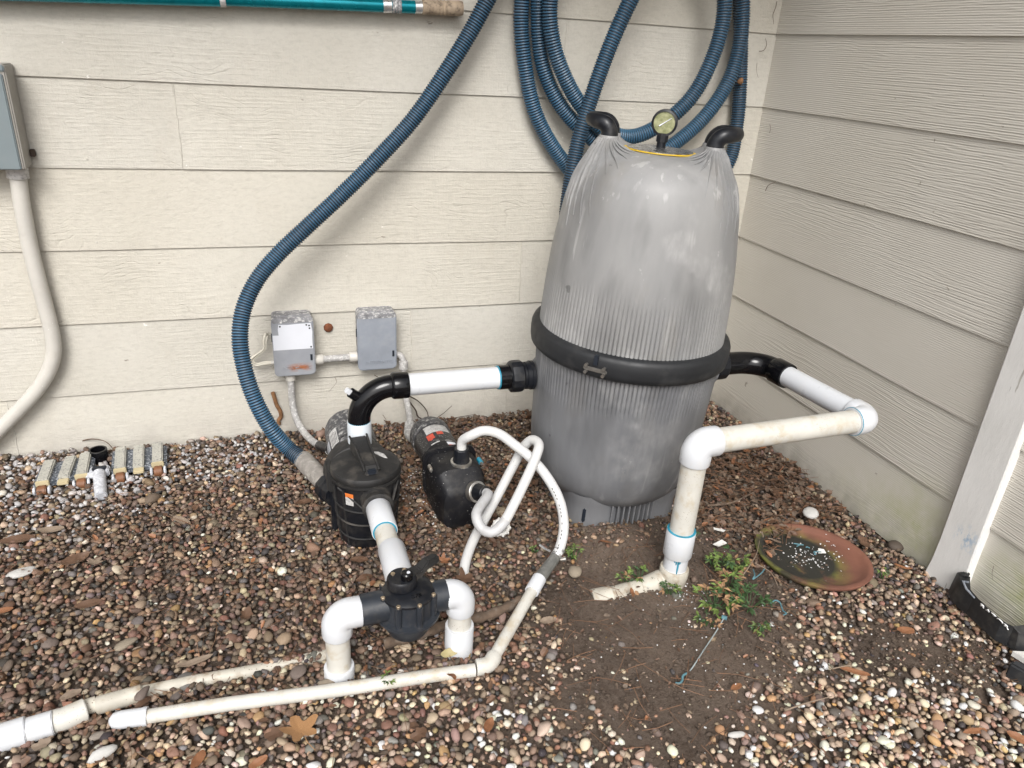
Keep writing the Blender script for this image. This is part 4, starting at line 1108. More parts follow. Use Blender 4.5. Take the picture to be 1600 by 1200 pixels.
MB().lathe([(.073, .11), (.073, .255), (.071, .26)], mo, bd, 40).build('motor', M['motor'], bo)
MB().lathe([(.075, .255), (.0765, .262), (.0765, .305), (.070, .325), (.050, .340), (.0, .344)], mo, bd, 40).build('motor_end', M['motor_spat'], bo)
def wrap2(name, mat, s0_, s1_, a0_, a1_, r, n=8):
    mb = MB(); vv = []
    for i in range(n + 1):
        a = math.radians(a0_ + (a1_ - a0_) * i / n)
        for s_ in (s0_, s1_): vv.append(mo + bd * s_ + bs * (r * math.cos(a)) + UP * (r * math.sin(a)))
    mb.add(vv, [(2 * i, 2 * i + 1, 2 * i + 3, 2 * i + 2) for i in range(n)])
    return mb.build(name, mat, bo)
wrap2('motor_label', M['motor'], .118, .25, 50, 132, .0737)
wrap2('label_panel', M['sticker_old'], .195, .248, 52, 124, .0742)
wrap2('red_mark', M['red'], .155, .190, 106, 127, .0745)
wrap2('red_mark', M['red'], .150, .166, 114, 122, .0747)
wrap2('red_mark', M['red'], .172, .194, 78, 96, .0745)
wrap2('label_line', M['sticker_old'], .121, .126, 56, 84, .0743)
wrap2('label_line', M['sticker_old'], .121, .128, 100, 126, .0743)
wrap2('bracket_label', M['sticker'], .084, .104, 62, 86, .0788)
wrap2('bracket_label', M['red'], .070, .084, 62, 84, .0788)
TPt = Vector((BC.x, BC.y, 0)) + bd * -.045 + bs * .012 + UP * .192
MB().lathe([(.036, 0), (.036, .010), (.034, .011)], TPt, segs=32).build('port_collar', M['steel'], bo)
MB().lathe([(.030, .008), (.027, .020), (.0255, .055), (.0235, .058)], TPt, segs=12).build('hose_nut', M['black_mid'], bo, angle=22)
FPt = Vector((BC.x, BC.y, 0)) + bd * -.136 + bs * .036 + UP * .132
fdv = (Vector((.32, -.72, .30))).normalized()
MB().lathe([(.036, -.01), (.036, .010), (.033, .012)], FPt, fdv, 32).build('port_collar', M['steel'], bo)
MB().lathe([(.030, .010), (.027, .020), (.0245, .050), (.0225, .052)], FPt, fdv, 12).build('hose_nut', M['black_mid'], bo, angle=22)
for sx_, mt_ in ((-.082, 'steel'), (.094, 'cement')):
    p = Vector((BC.x, BC.y, 0)) + bd * .01 + bs * sx_ + UP * .165
    MB().cyl(p, p - bd * .028, .0085, 12).build('bolt', M[mt_], bo, bevel=.001)
    MB().cyl(p - bd * .026, p - bd * .034, .0065, 6).build('bolt_head', M['steel'], bo)

# white flexible hoses of the booster pump
def flex(name, pts, r, label, mats, fittings=()):
    t_ = thing(name, tuple(pts[0]), label, 'hose')
    pth = resample(catmull(pts, .01), .012)
    MB().tube(pth, r, 22).build('hose_run', M[mats], t_)
    return t_, pth
top0 = TPt + UP * .05
h1 = [top0, top0 + UP * .035 + Vector((.002, 0, 0)), (-1.4218, -0.7286, 0.3076), (-1.3833, -0.7432, 0.3299), (-1.3412, -0.7700, 0.3298), (-1.2941, -0.8119, 0.3019), (-1.2463, -0.8520, 0.2662), (-1.2057, -0.9077, 0.2169), (-1.1802, -0.9580, 0.1554), (-1.1839, -1.0081, 0.0969), (-1.2097, -1.0459, 0.0474), (-1.2451, -1.0723, 0.0146)]
t1, pth1 = flex('booster_hose', h1, .0162, 'white flexible hose arching from the booster pump top to a clamped ground pipe', 'hose_white')
for k in range(18):                                            # faded print along the hose
    if k % 5 == 4: continue
    i = int(len(pth1) * (.63 + .018 * k)); p, qn = pth1[i], pth1[min(i + 1, len(pth1) - 1)]
    tdir = (qn - p).normalized(); toc = (Vector(camv.tolist()) - p).normalized(); nrm = (toc - tdir * toc.dot(tdir)).normalized(); sd = tdir.cross(nrm)
    nrm = (nrm + sd * .35).normalized(); sd = tdir.cross(nrm)
    MB().prism([p + nrm * .0162 + tdir * (.003 * sx_) + sd * (.0013 * sy_) for sx_, sy_ in ((-1, -1), (1, -1), (1, 1), (-1, 1))], nrm * .0006).build('print_mark', M['motor'], t1, smooth=False)
cl = pth1[-3]; cd = (pth1[-1] - pth1[-4]).normalized()
MB().lathe([(.0178, -.012), (.0178, .0)], cl, cd, 30).build('hose_clamp', M['alu'], t1)
MB().lathe([(.0178, -.030), (.0178, -.022)], cl, cd, 30).build('hose_clamp', M['alu'], t1)
sdv = cd.cross(UP).normalized()
MB().tube([cl + sdv * .02 + UP * .012, cl + sdv * .04 + UP * .012, cl + sdv * .062 + UP * .016], .004, 8).build('clamp_tail', M['alu'], t1)
MB().cyl(cl - sdv * .02, cl - sdv * .034 - cd * .01, .007, 10).build('clamp_screw', M['steel'], t1)
f0 = FPt + fdv * .045
h2 = [f0, f0 + fdv * .02, (-1.4569, -0.9456, 0.1450), (-1.4456, -0.9753, 0.1158), (-1.4211, -0.9973, 0.1126), (-1.3824, -0.9892, 0.1339), (-1.3369, -0.9518, 0.1730), (-1.2836, -0.9037, 0.2278), (-1.2418, -0.8710, 0.2906), (-1.2210, -0.8342, 0.3101), (-1.2297, -0.7972, 0.3077), (-1.2488, -0.7807, 0.2794), (-1.2820, -0.7791, 0.2094), (-1.3360, -0.8022, 0.1212), (-1.4070, -0.8644, 0.0600), (-1.4627, -0.9298, 0.0280), (-1.4983, -0.9873, 0.0030), (-1.5147, -1.0289, -0.0230)]
t2, pth2 = flex('booster_hose', h2, .0160, 'looped white hose running from the front port of the booster pump into the gravel', 'hose_white')
i0 = 24
MB().tube(pth2[:i0], .0164, 22).build('grey_sleeve', M['hose_grey'], t2)

# narrow white pipe lying along the gravel
gp = thing('ground_pipe', (-1.9723, -1.3681, 0.0000), 'slim yellowed white pipe along the front gravel, bent up to the hose clamp', 'pipe')
e0 = Vector((-1.5507, -1.4204, 0.0150)); top_ = Vector((-1.3380, -1.1865, 0.0500)); far_ = Vector((-2.3724, -1.3595, 0.0120)); left_ = Vector((-1.5900, -1.4256, 0.0150))
ud = (top_ - e0).normalized()
MB().tube([e0 + ud * .03, top_], .0167, 26).build('pipe', M['pvc_old'], gp)
MB().tube_prof([top_ - ud * .035, top_ - ud * .035, top_ - ud * .033, top_ + ud * .022, top_ + ud * .022], [.0167, .0205, .0213, .0213, .016], ud, 30, 0).build('coupling', M['pvc'], gp)
hose_end = cl + cd * .0
adp = (hose_end - (top_ + ud * .018)).normalized()
MB().tube([top_ + ud * .018, top_ + ud * .018 + adp * .028, hose_end], [.0195, .0188, .0172], 12).build('hose_barb', M['barb'], gp, angle=25)
ld = (left_ - Vector((-1.5527, -1.4260, 0.0210))).normalized()
ld = (far_ - left_).normalized()
elbow(gp, e0, -ud, ld, .0167, .0213, .034, 'pvc_old', 'bend')
nseg = [left_ + (far_ - left_) * (i / 8) for i in range(9)]
nseg = [p + UP * (.002 * math.sin(i * 1.3)) for i, p in enumerate(nseg)]
MB().tube(nseg, .0167, 26).build('pipe', M['pvc_old'], gp)
MB().tube_prof([far_ - ld * .012, far_ - ld * .012, far_ - ld * .002, far_, far_ + ld * .045, far_ + ld * .062, far_ + ld * .070], [.0167, .0215, .0215, .0203, .0203, .0165, .006], ld, 28, 0).build('end_cap', M['pvc'], gp)
# older pipe half sunk in the gravel behind it
op = thing('buried_pipe', (-2.3431, -1.2781, 0.0000), 'muddy older white pipe half sunk in the gravel at lower left, widening in steps', 'pipe')
pp = [Vector(q) for q in ((-1.9291, -1.2417, -0.0200), (-2.1223, -1.2578, -0.0120), (-2.2726, -1.2623, -0.0060), (-2.3933, -1.2717, -0.0010))]
MB().tube(catmull(pp, .05), .0167, 24).build('pipe', M['pvc_dirty'], op)
MB().tube([Vector((-2.3824, -1.2765, 0.0030)), Vector((-2.4792, -1.2916, 0.0050))], .0212, 26).build('coupling', M['pvc_dirty'], op, bevel=.002)
MB().tube([Vector((-2.4801, -1.2855, 0.0050)), Vector((-2.5290, -1.2961, 0.0060))], .0185, 26).build('pipe', M['pvc_dirty'], op)
MB().tube([Vector((-2.4970, -1.3010, 0.0100)), Vector((-2.5426, -1.3185, 0.0100)), Vector((-2.5761, -1.3203, 0.0080))], .0265, 28).build('bend', M['pvc_old'], op, bevel=.002)
MB().tube([Vector((-2.5577, -1.3253, 0.0120)), Vector((-2.6162, -1.3327, 0.0100))], .0285, 30).build('pipe', M['pvc'], op, bevel=.002)
MB().tube([Vector((-2.6109, -1.3324, 0.0120)), Vector((-2.6656, -1.3418, 0.0120)), Vector((-2.7527, -1.3583, 0.0100))], .0318, 30).build('coupling', M['pvc'], op, bevel=.002)

# ------------------------------------------------------------------ blue corrugated vacuum hose
hz = thing('vacuum_hose', (-1.9, -.45, .12), 'long ribbed blue pool hose running from the pump up to a coil on the wall', 'hose')
cuff_a = LP + LD * .045
cuff_b = Vector((-1.9426, -0.4416, 0.1180)); cuff_b = cuff_a + (cuff_b - cuff_a) * .92
pts = [cuff_b, (-1.9861, -0.4000, 0.1439), (-2.0382, -0.3850, 0.2183), (-2.0824, -0.3600, 0.3193), (-2.1088, -0.3200, 0.4191), (-2.1164, -0.2800, 0.5210), (-2.0984, -0.2400, 0.6093), (-2.0495, -0.2000, 0.6967), (-1.9759, -0.1700, 0.7759), (-1.8715, -0.1500, 0.8670), (-1.7483, -0.1300, 0.9720), (-1.6164, -0.1200, 1.0967), (-1.4914, -0.1100, 1.2273), (-1.3799, -0.1050, 1.3793), (-1.2925, -0.1000, 1.5134), (-1.2194, -0.1000, 1.6439), (-1.1271, -0.1000, 1.7913), (-0.9748, -0.1100, 1.9489), (-0.7378, -0.1200, 2.0527), (-0.4716, -0.1000, 1.9939), (-0.2891, -0.0650, 1.8287),
       (-0.2065, -0.0450, 1.6230), (-0.1677, -0.0450, 1.4433), (-0.1417, -0.0450, 1.2519), (-0.1503, -0.0450, 1.0875), (-0.2859, -0.0450, 0.9431), (-0.5323, -0.0450, 0.8865), (-0.7574, -0.0450, 0.9695), (-0.9035, -0.0450, 1.0979), (-1.0146, -0.0450, 1.2503), (-1.0717, -0.0450, 1.4225), (-1.0960, -0.0450, 1.6059), (-1.0738, -0.0600, 1.7809), (-0.9414, -0.0850, 1.9469), (-0.7231, -0.1000, 2.0220), (-0.4686, -0.1100, 1.9457), (-0.3019, -0.1150, 1.7832),
       (-0.2446, -0.1150, 1.6197), (-0.2494, -0.1150, 1.4424), (-0.3095, -0.1150, 1.3132), (-0.4143, -0.1100, 1.1985), (-0.5540, -0.1050, 1.1160), (-0.7023, -0.0950, 1.1244), (-0.8266, -0.0850, 1.1957), (-0.9307, -0.0700, 1.2887), (-1.0062, -0.0620, 1.4157), (-1.0387, -0.0650, 1.5692), (-1.0383, -0.0800, 1.7065), (-0.9515, -0.1300, 1.8593), (-0.7727, -0.1700, 1.9531), (-0.5393, -0.1800, 1.8932), (-0.4021, -0.1800, 1.7511),
       (-0.3684, -0.1800, 1.6109), (-0.3958, -0.1750, 1.4490), (-0.4530, -0.1650, 1.3305), (-0.5551, -0.1500, 1.2371), (-0.6654, -0.1400, 1.1918), (-0.7721, -0.1350, 1.2140), (-0.8724, -0.1250, 1.2951), (-0.9515, -0.1220, 1.3995), (-1.0027, -0.1220, 1.5106), (-1.0209, -0.1250, 1.6285), (-0.9961, -0.1500, 1.7618), (-0.8901, -0.1900, 1.8943), (-0.7678, -0.2150, 1.9212), (-0.6691, -0.2250, 1.8578), (-0.7128, -0.2250, 1.7522), (-0.7680, -0.2150, 1.6337), (-0.8204, -0.2050, 1.4915), (-0.8641, -0.1950, 1.3331), (-0.8946, -0.1850, 1.1898), (-0.9094, -0.1800, 1.0526), (-0.9112, -0.1700, 0.8964), (-0.8748, -0.1500, 0.7408)]
pth = catmull(pts, .006)
PITCH = .0094
pth = resample(pth, PITCH / 4)
R_H = .0285
rad = [(R_H, R_H, R_H - .0036, R_H - .0036)[i % 4] for i in range(len(pth))]
hm = MB(); hm.tube(pth, rad, 14)
hm.mi = [0 if (i // 14) % 4 in (0, 1) else 1 for i in range((len(pth) - 1) * 14)] + [1, 1]
hm.build('ribbed_run', [M['hose_blue'], M['hose_navy']], hz, angle=75)
MB().tube([cuff_b - (cuff_a - cuff_b).normalized() * .025, cuff_b, lerp(cuff_b, cuff_a, .6), cuff_a], [.0325, .0335, .0325, .030], 28).build('hose_cuff', M['cuff'], hz, bevel=.002)
hook = thing('hose_hook', (-1.0, 0, 2.0), 'plain hook on the back wall above the coiled blue hose', 'hook')
for dx in (-.14, .14):
    MB().tube([(-.985 + dx, .0, 1.965), (-.985 + dx, -.20, 1.955), (-.985 + dx, -.29, 1.965), (-.985 + dx, -.31, 2.0)], .011, 12).build('hook_arm', M['steel'], hook)

# ------------------------------------------------------------------ telescopic pole along the wall top
pole = thing('telescopic_pole', (-2.0, -.06, 1.55), 'teal telescopic pole with tan end grip, lying level along the wall top at upper left', 'pole')
pa, pb = Vector((-3.2900, -0.0450, 1.5094)), Vector((-1.3138, -0.0450, 1.5831)); pd = (pb - pa).normalized()
X_ = lambda px: None
P1, P2, P3, P4 = Vector((-2.1087, -0.0450, 1.5593)), Vector((-1.5794, -0.0450, 1.5746)), Vector((-1.4769, -0.0450, 1.5778)), Vector((-1.3184, -0.0450, 1.5848))
MB().cyl(pa, Vector((-2.0791, -0.0450, 1.5597)), .0235, 24).build('outer_tube', M['teal'], pole)
MB().cyl(Vector((-2.0847, -0.0450, 1.5593)), Vector((-2.0679, -0.0450, 1.5605)), .0245, 24).build('joint_ring', M['sticker_old'], pole)
MB().cyl(Vector((-2.0716, -0.0450, 1.5602)), Vector((-1.4726, -0.0450, 1.5781)), .0205, 24).build('inner_tube', M['teal'], pole)
MB().cyl(P2, Vector((-1.5519, -0.0450, 1.5765)), .0222, 24).build('locking_collar', M['alu'], pole)
MB().lathe([(.0225, 0), (.0235, .004), (.021, .009), (.0235, .014), (.021, .019), (.0235, .024), (.0225, .03)], Vector((-1.5498, -0.0450, 1.5766)), pd, 24).build('collar_thread', M['box_spat'], pole)
MB().cyl(P3, Vector((-1.4422, -0.0450, 1.5802)), .0195, 24).build('inner_sleeve', M['alu'], pole)
gr = Vector((-1.4487, -0.0450, 1.5798))
MB().lathe([(.019, 0), (.0225, .002), (.0225, .05), (.0235, .054), (.0215, .060), (.024, .066), (.0215, .072), (.024, .078), (.0215, .084), (.0235, .09), (.0245, .128), (.022, .140), (.0, .142)], gr, pd, 26).build('end_grip', M['grip'], pole)

# ------------------------------------------------------------------ electrical boxes and conduit
mbx = thing('breaker_box', (-2.82, 0, 1.2), 'blue-grey electrical box on the back wall at the left edge, above a bent conduit', 'electrical box')
MB().box((-2.835, -.050, 1.195), (.288, .096, .300)).build('case', M['meter_side'], mbx, smooth=False, bevel=.004)
MB().box((-2.838, -.100, 1.183), (.276, .012, .272)).build('door', M['meter'], mbx, smooth=False, bevel=.003)
MB().box((-2.835, -.099, 1.334), (.284, .010, .018)).build('top_lip', M['meter'], mbx, smooth=False, bevel=.003)
MB().lathe([(.012, 0), (.010, .008), (0, .012)], (-2.79, -.06, 1.345), segs=14).build('screw', M['twig'], mbx)
MB().box((-2.683, -.012, 1.085), (.014, .018, .022)).build('mount_tab', M['twig'], mbx, smooth=False, bevel=.002)
cd_ = thing('conduit', (-2.74, -.03, .6), 'cream painted conduit with a long bend below the blue-grey box at the left', 'conduit')
cp = [(-2.7301, -0.0350, 1.0427), (-2.7380, -0.0350, 0.9072), (-2.7392, -0.0350, 0.7436), (-2.7333, -0.0350, 0.6110), (-2.7295, -0.0350, 0.5029), (-2.7352, -0.0350, 0.4252), (-2.7641, -0.0350, 0.3499), (-2.8215, -0.0350, 0.2709), (-2.8940, -0.0350, 0.1975), (-3.0221, -0.0400, 0.0760)]
MB().tube(catmull(cp, .02), .0245, 24).build('pipe_run', M['conduit'], cd_)
a_, b_ = Vector(cp[0]), Vector(cp[1]); dd_ = (b_ - a_).normalized()
MB().lathe([(.0245, -.03), (.0315, -.03), (.0315, .03), (.030, .032), (.0245, .033)], a_, dd_, 28).build('terminal_adapter', M['sticker_old'], cd_)

def rust_box_mat():
    b = NB('grey_enamel_with_rust'); 
    base = b.mix(b.ramp(b.noise(14, 5), [(.3, 0.0), (.7, 1.0)]), (.24, .25, .275), (.30, .31, .33))
    rs = b.math('MULTIPLY', b.ramp(b.math('DIVIDE', b.math('ABSOLUTE', b.math('SUBTRACT', b.axis('Z'), -.085)), .02), [(0, 1.0), (1, 0.0)]),
                b.ramp(b.math('DIVIDE', b.math('ABSOLUTE', b.math('SUBTRACT', b.axis('X'), .018)), .05), [(.4, 1.0), (1, 0.0)]))
    rs = b.math('MULTIPLY', rs, b.ramp(b.noise(90, 4, .7, b.mapped((.35, 1, 1.3))), [(.38, 0.0), (.5, 1.0)]))
    base = b.mix(rs, base, (.33, .10, .02))
    sc = b.ramp(b.noise(40, 4, .7), [(.70, 0.0), (.73, .8)])
    base = b.mix(sc, base, (.75, .74, .72))
    return b.done(base, .5)
M['rust_box'] = rust_box_mat()
def rrect(cx, cz, w, h, r, y, n=5):
    out = []
    for (sx_, sz_, a0_) in ((1, 1, 0), (-1, 1, 90), (-1, -1, 180), (1, -1, 270)):
        for i in range(n + 1):
            a = math.radians(a0_ + 90 * i / n)
            out.append((cx + sx_ * (w / 2 - r) + r * math.cos(a), y, cz + sz_ * (h / 2 - r) + r * math.sin(a)))
    return out
def timer(cx, label, stained):
    t_ = thing('timer_box', (cx, 0, .398), label, 'electrical box', 'grey timer boxes on the wall')
    tilt = 0
    MB().prism(rrect(cx, .398, .146, .243, .016, .004), (0, -.060, 0)).build('case', M['box_spat'], t_, bevel=.002)
    MB().prism(rrect(cx, .394, .152, .232, .018, -.050), (0, -.020, 0)).build('cover', M['rust_box' if stained else 'box_grey'], t_, bevel=.004)
    MB().prism(rrect(cx, .503, .150, .022, .010, -.052), (0, -.0195, 0)).build('top_edge', M['box_spat'], t_, bevel=.003)
    MB().box((cx + .062, -.0702, .352 if stained else .345), (.008, .004, .024)).build('latch_slot', M['hose_navy'], t_, smooth=False)
    MB().box((cx - .0755, -.045, .43), (.006, .010, .030)).build('hinge', M['hose_navy'], t_, smooth=False)
    tm = Matrix.Translation((cx + .006, -.0702, .312)) @ Matrix.Rotation(math.radians(90), 4, 'X')
    text_mesh('INTERMATIC', 'embossed_letters', .0185, M['rust_box' if stained else 'box_grey'], t_, tm, .0022)
    return t_
tb1 = timer(-1.936, 'grey timer box with a torn white paper label and rusty lower half', True)
tb2 = timer(-1.622, 'plain grey timer box without a paper label, to the right of the labelled one', False)
w_ = [(-.050, .489), (-.020, .487), (.02, .489), (.066, .490), (.068, .476), (.0705, .455), (.0685, .43), (.069, .40), (.0705, .388), (-.0735, .388), (-.0735, .447), (-.052, .447), (-.053, .47)]
MB().prism([(-1.936 + x, -.0700, z) for x, z in w_], (0, -.001, 0)).build('paper_label', M['sticker'], tb1, smooth=False)
for x, z in ((-.045, .482), (.060, .481), (.061, .470), (.063, .395), (.05, .484)):
    MB().cyl((-1.936 + x, -.070, z), (-1.936 + x, -.0718, z), .0035, 8).build('label_tear', M['motor'], tb1)
c1_ = thing('conduit', (-1.78, -.04, .33), 'short speckled conduit nipple joining the two grey timer boxes', 'conduit')
MB().cyl((-1.862, -.035, .325), (-1.695, -.035, .327), .0135, 20).build('pipe_run', M['conduit_spat'], c1_)
MB().lathe([(.0135, 0), (.020, .001), (.020, .030), (.0175, .034)], (-1.862, -.035, .325), (1, 0, 0), 20).build('coupling', M['conduit'], c1_)
MB().lathe([(.0175, 0), (.020, .004), (.020, .030), (.0135, .031)], (-1.728, -.035, .327), (1, 0, 0), 20).build('coupling', M['conduit'], c1_)
c2_ = thing('conduit', (-1.93, -.05, .2), 'speckled conduit bending from the labelled timer box down to the big pump motor', 'conduit')
pts_ = [(-1.955, -.035, .285), (-1.955, -.038, .22), (-1.955, -.05, .15), (-1.945, -.08, .095), (-1.92, -.15, .068), (-1.89, -.24, .072), (-1.86, -.34, .10), (-1.85, -.40, .12)]
MB().tube(catmull(pts_, .015), .0135, 20).build('pipe_run', M['conduit_spat'], c2_)
MB().lathe([(.0135, 0), (.0195, .001), (.0195, .026), (.0135, .028)], (-1.955, -.035, .248), segs=20).build('coupling', M['conduit'], c2_)
MB().tube([(-1.876, -.285, .083), (-1.845, -.40, .125)], .018, 18).build('connector', M['motor'], c2_, bevel=.002)
c3_ = thing('conduit', (-1.53, -.05, .2), 'speckled conduit dropping from the plain timer box to the booster pump motor', 'conduit')
pts_ = [(-1.548, -.03, .325), (-1.528, -.04, .322), (-1.516, -.045, .30), (-1.514, -.05, .22), (-1.514, -.09, .16), (-1.517, -.17, .13), (-1.53, -.27, .115)]
MB().tube(catmull(pts_, .015), .0125, 18).build('pipe_run', M['conduit_spat'], c3_)
MB().lathe([(.0125, -.02), (.019, -.019), (.019, .012), (.0125, .013)], (-1.515, -.045, .285), segs=18).build('coupling', M['conduit_spat'], c3_)
MB().tube(catmull([(-1.528, -.25, .118), (-1.54, -.30, .105), (-1.535, -.335, .105), (-1.515, -.36, .115)], .01), .021, 18).build('elbow', M['conduit_spat'], c3_)
wr = thing('wire', (-2.05, -.03, .42), 'beige wire looped from a wall hole to the side of the labelled timer box', 'wire')
MB().tube(catmull([(-2.0268, 0.0100, 0.4229), (-2.0335, -0.0200, 0.4371), (-2.0423, -0.0300, 0.4157), (-2.0449, -0.0300, 0.3821), (-2.0792, -0.0320, 0.3566), (-2.0966, -0.0350, 0.3407), (-2.0800, -0.0350, 0.3184), (-2.0497, -0.0350, 0.3213), (-2.008, -.035, .325)], .01), .0048, 10).build('cable', M['wire'], wr)
MB().tube(catmull([(-2.0224, 0.0100, 0.4200), (-2.0272, -0.0200, 0.4290), (-2.0333, -0.0300, 0.4125), (-2.0380, -0.0300, 0.3816), (-2.0725, -0.0300, 0.3527), (-2.0876, -0.0300, 0.3380), (-2.0749, -0.0300, 0.3238), (-2.0491, -0.0300, 0.3271), (-2.008, -.033, .330)], .01), .003, 8).build('cable', M['wire'], wr)
MB().cyl((-2.022, -.035, .325), (-2.004, -.035, .325), .009, 12).build('cable_clamp', M['conduit'], wr)
# insect mud and a rusty lug on the wall
mt = MB().tube(catmull([(-2.0258, -0.0040, 0.1861), (-2.0204, -0.0040, 0.1604), (-2.0152, -0.0040, 0.1317), (-2.0029, -0.0040, 0.0992), (-2.0020, -0.0040, 0.0762), (-2.0129, -0.0040, 0.0600), (-2.0117, -0.0040, 0.0425)], .006), .0078, 10).build('mud_tube', M['mud'], origin=(-2.0140, 0.0000, 0.1126))
tag(mt, 'brown crooked mud trail on the wall below the labelled timer box', 'mud trail')
rl = MB().lathe([(.0185, .002), (.018, -.003), (.013, -.009), (.0, -.013)], Vector((-1.8003, 0.0000, 0.4416)), (0, 1, 0), 9).build('rust_spot', M['rust'], origin=(-1.8003, 0.0000, 0.4416), angle=15)
tag(rl, 'rusty brown lug on the wall between the two grey timer boxes', 'rusty lug')

# ------------------------------------------------------------------ pool vacuum head on the gravel
vh = thing('pool_vacuum', (-2.61, -.21, .02), 'speckled pool vacuum head with cream weights lying on gravel against the wall', 'vacuum head')
WT = [((-2.7937, -0.1324, 0.0500), (-2.7907, -0.2686, 0.0450)), ((-2.7298, -0.1189, 0.0500), (-2.7304, -0.2529, 0.0450)), ((-2.6851, -0.1053, 0.0500), (-2.6766, -0.2481, 0.0450)), ((-2.5727, -0.0867, 0.0500), (-2.5586, -0.2354, 0.0450)), ((-2.5129, -0.0850, 0.0500), (-2.4998, -0.2307, 0.0450)), ((-2.4505, -0.0787, 0.0500), (-2.4387, -0.2170, 0.0450))]
for tri in (WT[:3], WT[3:]):
    a, b = Vector(tri[0][0]), Vector(tri[2][0]); c, d = Vector(tri[2][1]), Vector(tri[0][1])
    ex = (b - a).normalized() * .03
    MB().prism([(p.x, p.y, .018) for p in (a - ex, b + ex, c + ex, d - ex)], (0, 0, .020)).build('wing', M['vac_body'], vh, smooth=False, bevel=.004)
for i, (t_, b_) in enumerate(WT):
    t_, b_ = Vector(t_), Vector(b_); dv = (b_ - t_); L_ = dv.length; dv.normalize(); sd = dv.cross(UP).normalized(); nu = sd.cross(dv)
    rot = Matrix((sd, dv, nu)).transposed()
    w = MB().box((t_ + b_) / 2 - UP * .006, (.036, L_, .022), rot).build('weight', M['vac_weight'], vh, smooth=False, bevel=.004)
    if i in (1, 4):
        sub(MB().box(b_ + dv * .012 - UP * .012, (.034, .026, .012), rot), 'weight_tab', M['vac_clean'], w, smooth=False, bevel=.002)
    else:
        sub(MB().box(b_ + dv * .004 - UP * .008, (.041, .010, .022), rot), 'weight_tab', M['vac_clean'], w, smooth=False, bevel=.002)
        p = Vector((b_.x, b_.y, 0)) + dv * .022
        wh = MB().cyl(p - sd * .014 + UP * .020, p + sd * .014 + UP * .020, .020, 20).build('wheel', M['wheel_brown'], vh, bevel=.003)
        for s_ in (-1, 1):
            sub(MB().cyl(p + sd * s_ * .018 + UP * .022, p + sd * s_ * .026 + UP * .022, .016, 16), 'wheel_cap', M['vac_grey'], wh, bevel=.002)
        q = t_ - dv * .012
        MB().cyl(Vector((q.x, q.y, .030)) - sd * .014, Vector((q.x, q.y, .030)) + sd * .014, .014, 14).build('roller', M['vac_body'], vh)
sc_ = Vector((-2.6478, -0.0925, 0.0220))
MB().tube_prof([sc_ + UP * z for z in (-.03, .03, .032, .032, .005)], [.032, .031, .030, .024, .022], UP, 28, 0).build('hose_socket', M['black_gloss'], vh)
hA, hB = Vector((-2.6212, -0.2345, 0.0450)), Vector((-2.6011, -0.3704, 0.0200))
MB().box(hA - UP * .004, (.062, .034, .028)).build('swivel_bracket', M['vac_grey'], vh, smooth=False, bevel=.004)
MB().box(hA + UP * .006 + Vector((0, -.004, 0)), (.044, .018, .02)).build('swivel_gap', M['hose_navy'], vh, smooth=False, bevel=.002)
MB().tube([hA - Vector((0, .015, 0)), hB], [.0205, .0195], 22).build('handle_stub', M['vac_grey'], vh, bevel=.003)
MB().tube([hA + Vector((-.06, .0, -.02)), hA + Vector((-.02, -.02, -.005)), hA + Vector((0, -.035, 0))], .012, 12).build('swivel_arm', M['vac_grey'], vh)

# ------------------------------------------------------------------ terracotta saucer, stones, ring
DB = Vector((-.369, -1.220, gz1(-.37, -1.22) - .014))
ds = MB().lathe([(.0, .0), (.135, .0), (.168, .006), (.181, .017), (.187, .027), (.186, .0305), (.177, .032), (.169, .030), (.158, .021), (.146, .0165), (.120, .0150), (.06, .0150), (.0, .0152)], DB, segs=72).build('terracotta_saucer', M['dish'], origin=DB, angle=60)
ds.rotation_euler = (math.radians(-2.5), math.radians(2.0), 0)
tag(ds, 'round terracotta plant saucer stained with green moss, set in the ground beside the right wall', 'saucer')
def stone(name, c, s, var_, mat, label, rot=(0, 0, 0)):
    me = bpy.data.meshes.new(name); me.from_pydata(SH1[var_].tolist(), [], F1.tolist())
    me.polygons.foreach_set('use_smooth', np.ones(len(me.polygons), bool)); me.materials.append(M[mat] if isinstance(mat, str) else mat)
    o = bpy.data.objects.new(name, me); COL.objects.link(o); o.location = c; o.scale = s; o.rotation_euler = rot
    return tag(o, label, 'stone')
stone('stone', (-0.2252, -1.0218, 0.0150), (.031, .030, .030), 4, 'stone_white', 'chalky white lump of stone at the back rim of the terracotta saucer', (0, 0, .6))
stone('stone', (-2.7573, -0.7162, 0.0060), (.044, .032, .022), 7, 'stone_white', 'whitish crusty stone in the gravel at the far left edge', (0, 0, .4))
stone('stone', (-2.4451, -1.4389, 0.0080), (.036, .020, .020), 9, 'stone_white', 'oblong white stone near the lower left corner under the slim pipe end', (0, 0, .35))
stone('stone', (-1.0352, -1.7708, 0.0040), (.024, .014, .012), 2, 'stone_white', 'smooth white oval pebble alone on the bare soil at bottom right', (0, 0, -.1))
M['stone_tan'] = plain('tan_stone', (.24, .20, .15), .8, var=.2, nscale=30, dirt=(.12, .09, .06), bump=.4, bscale=70)
M['stone_brown'] = plain('brown_stone', (.13, .10, .085), .8, var=.25, nscale=30, dirt=(.2, .17, .14), bump=.4, bscale=70)
stone('stone', (-2.4382, -1.0992, 0.0080), (.034, .024, .018), 12, 'stone_tan', 'large flat tan stone in the dark gravel left of the valve', (0, 0, .5))
stone('stone', (-2.6221, -1.0460, 0.0080), (.024, .030, .020), 15, 'stone_brown', 'rounded grey-brown stone left of the large flat tan stone', (0, 0, .2))
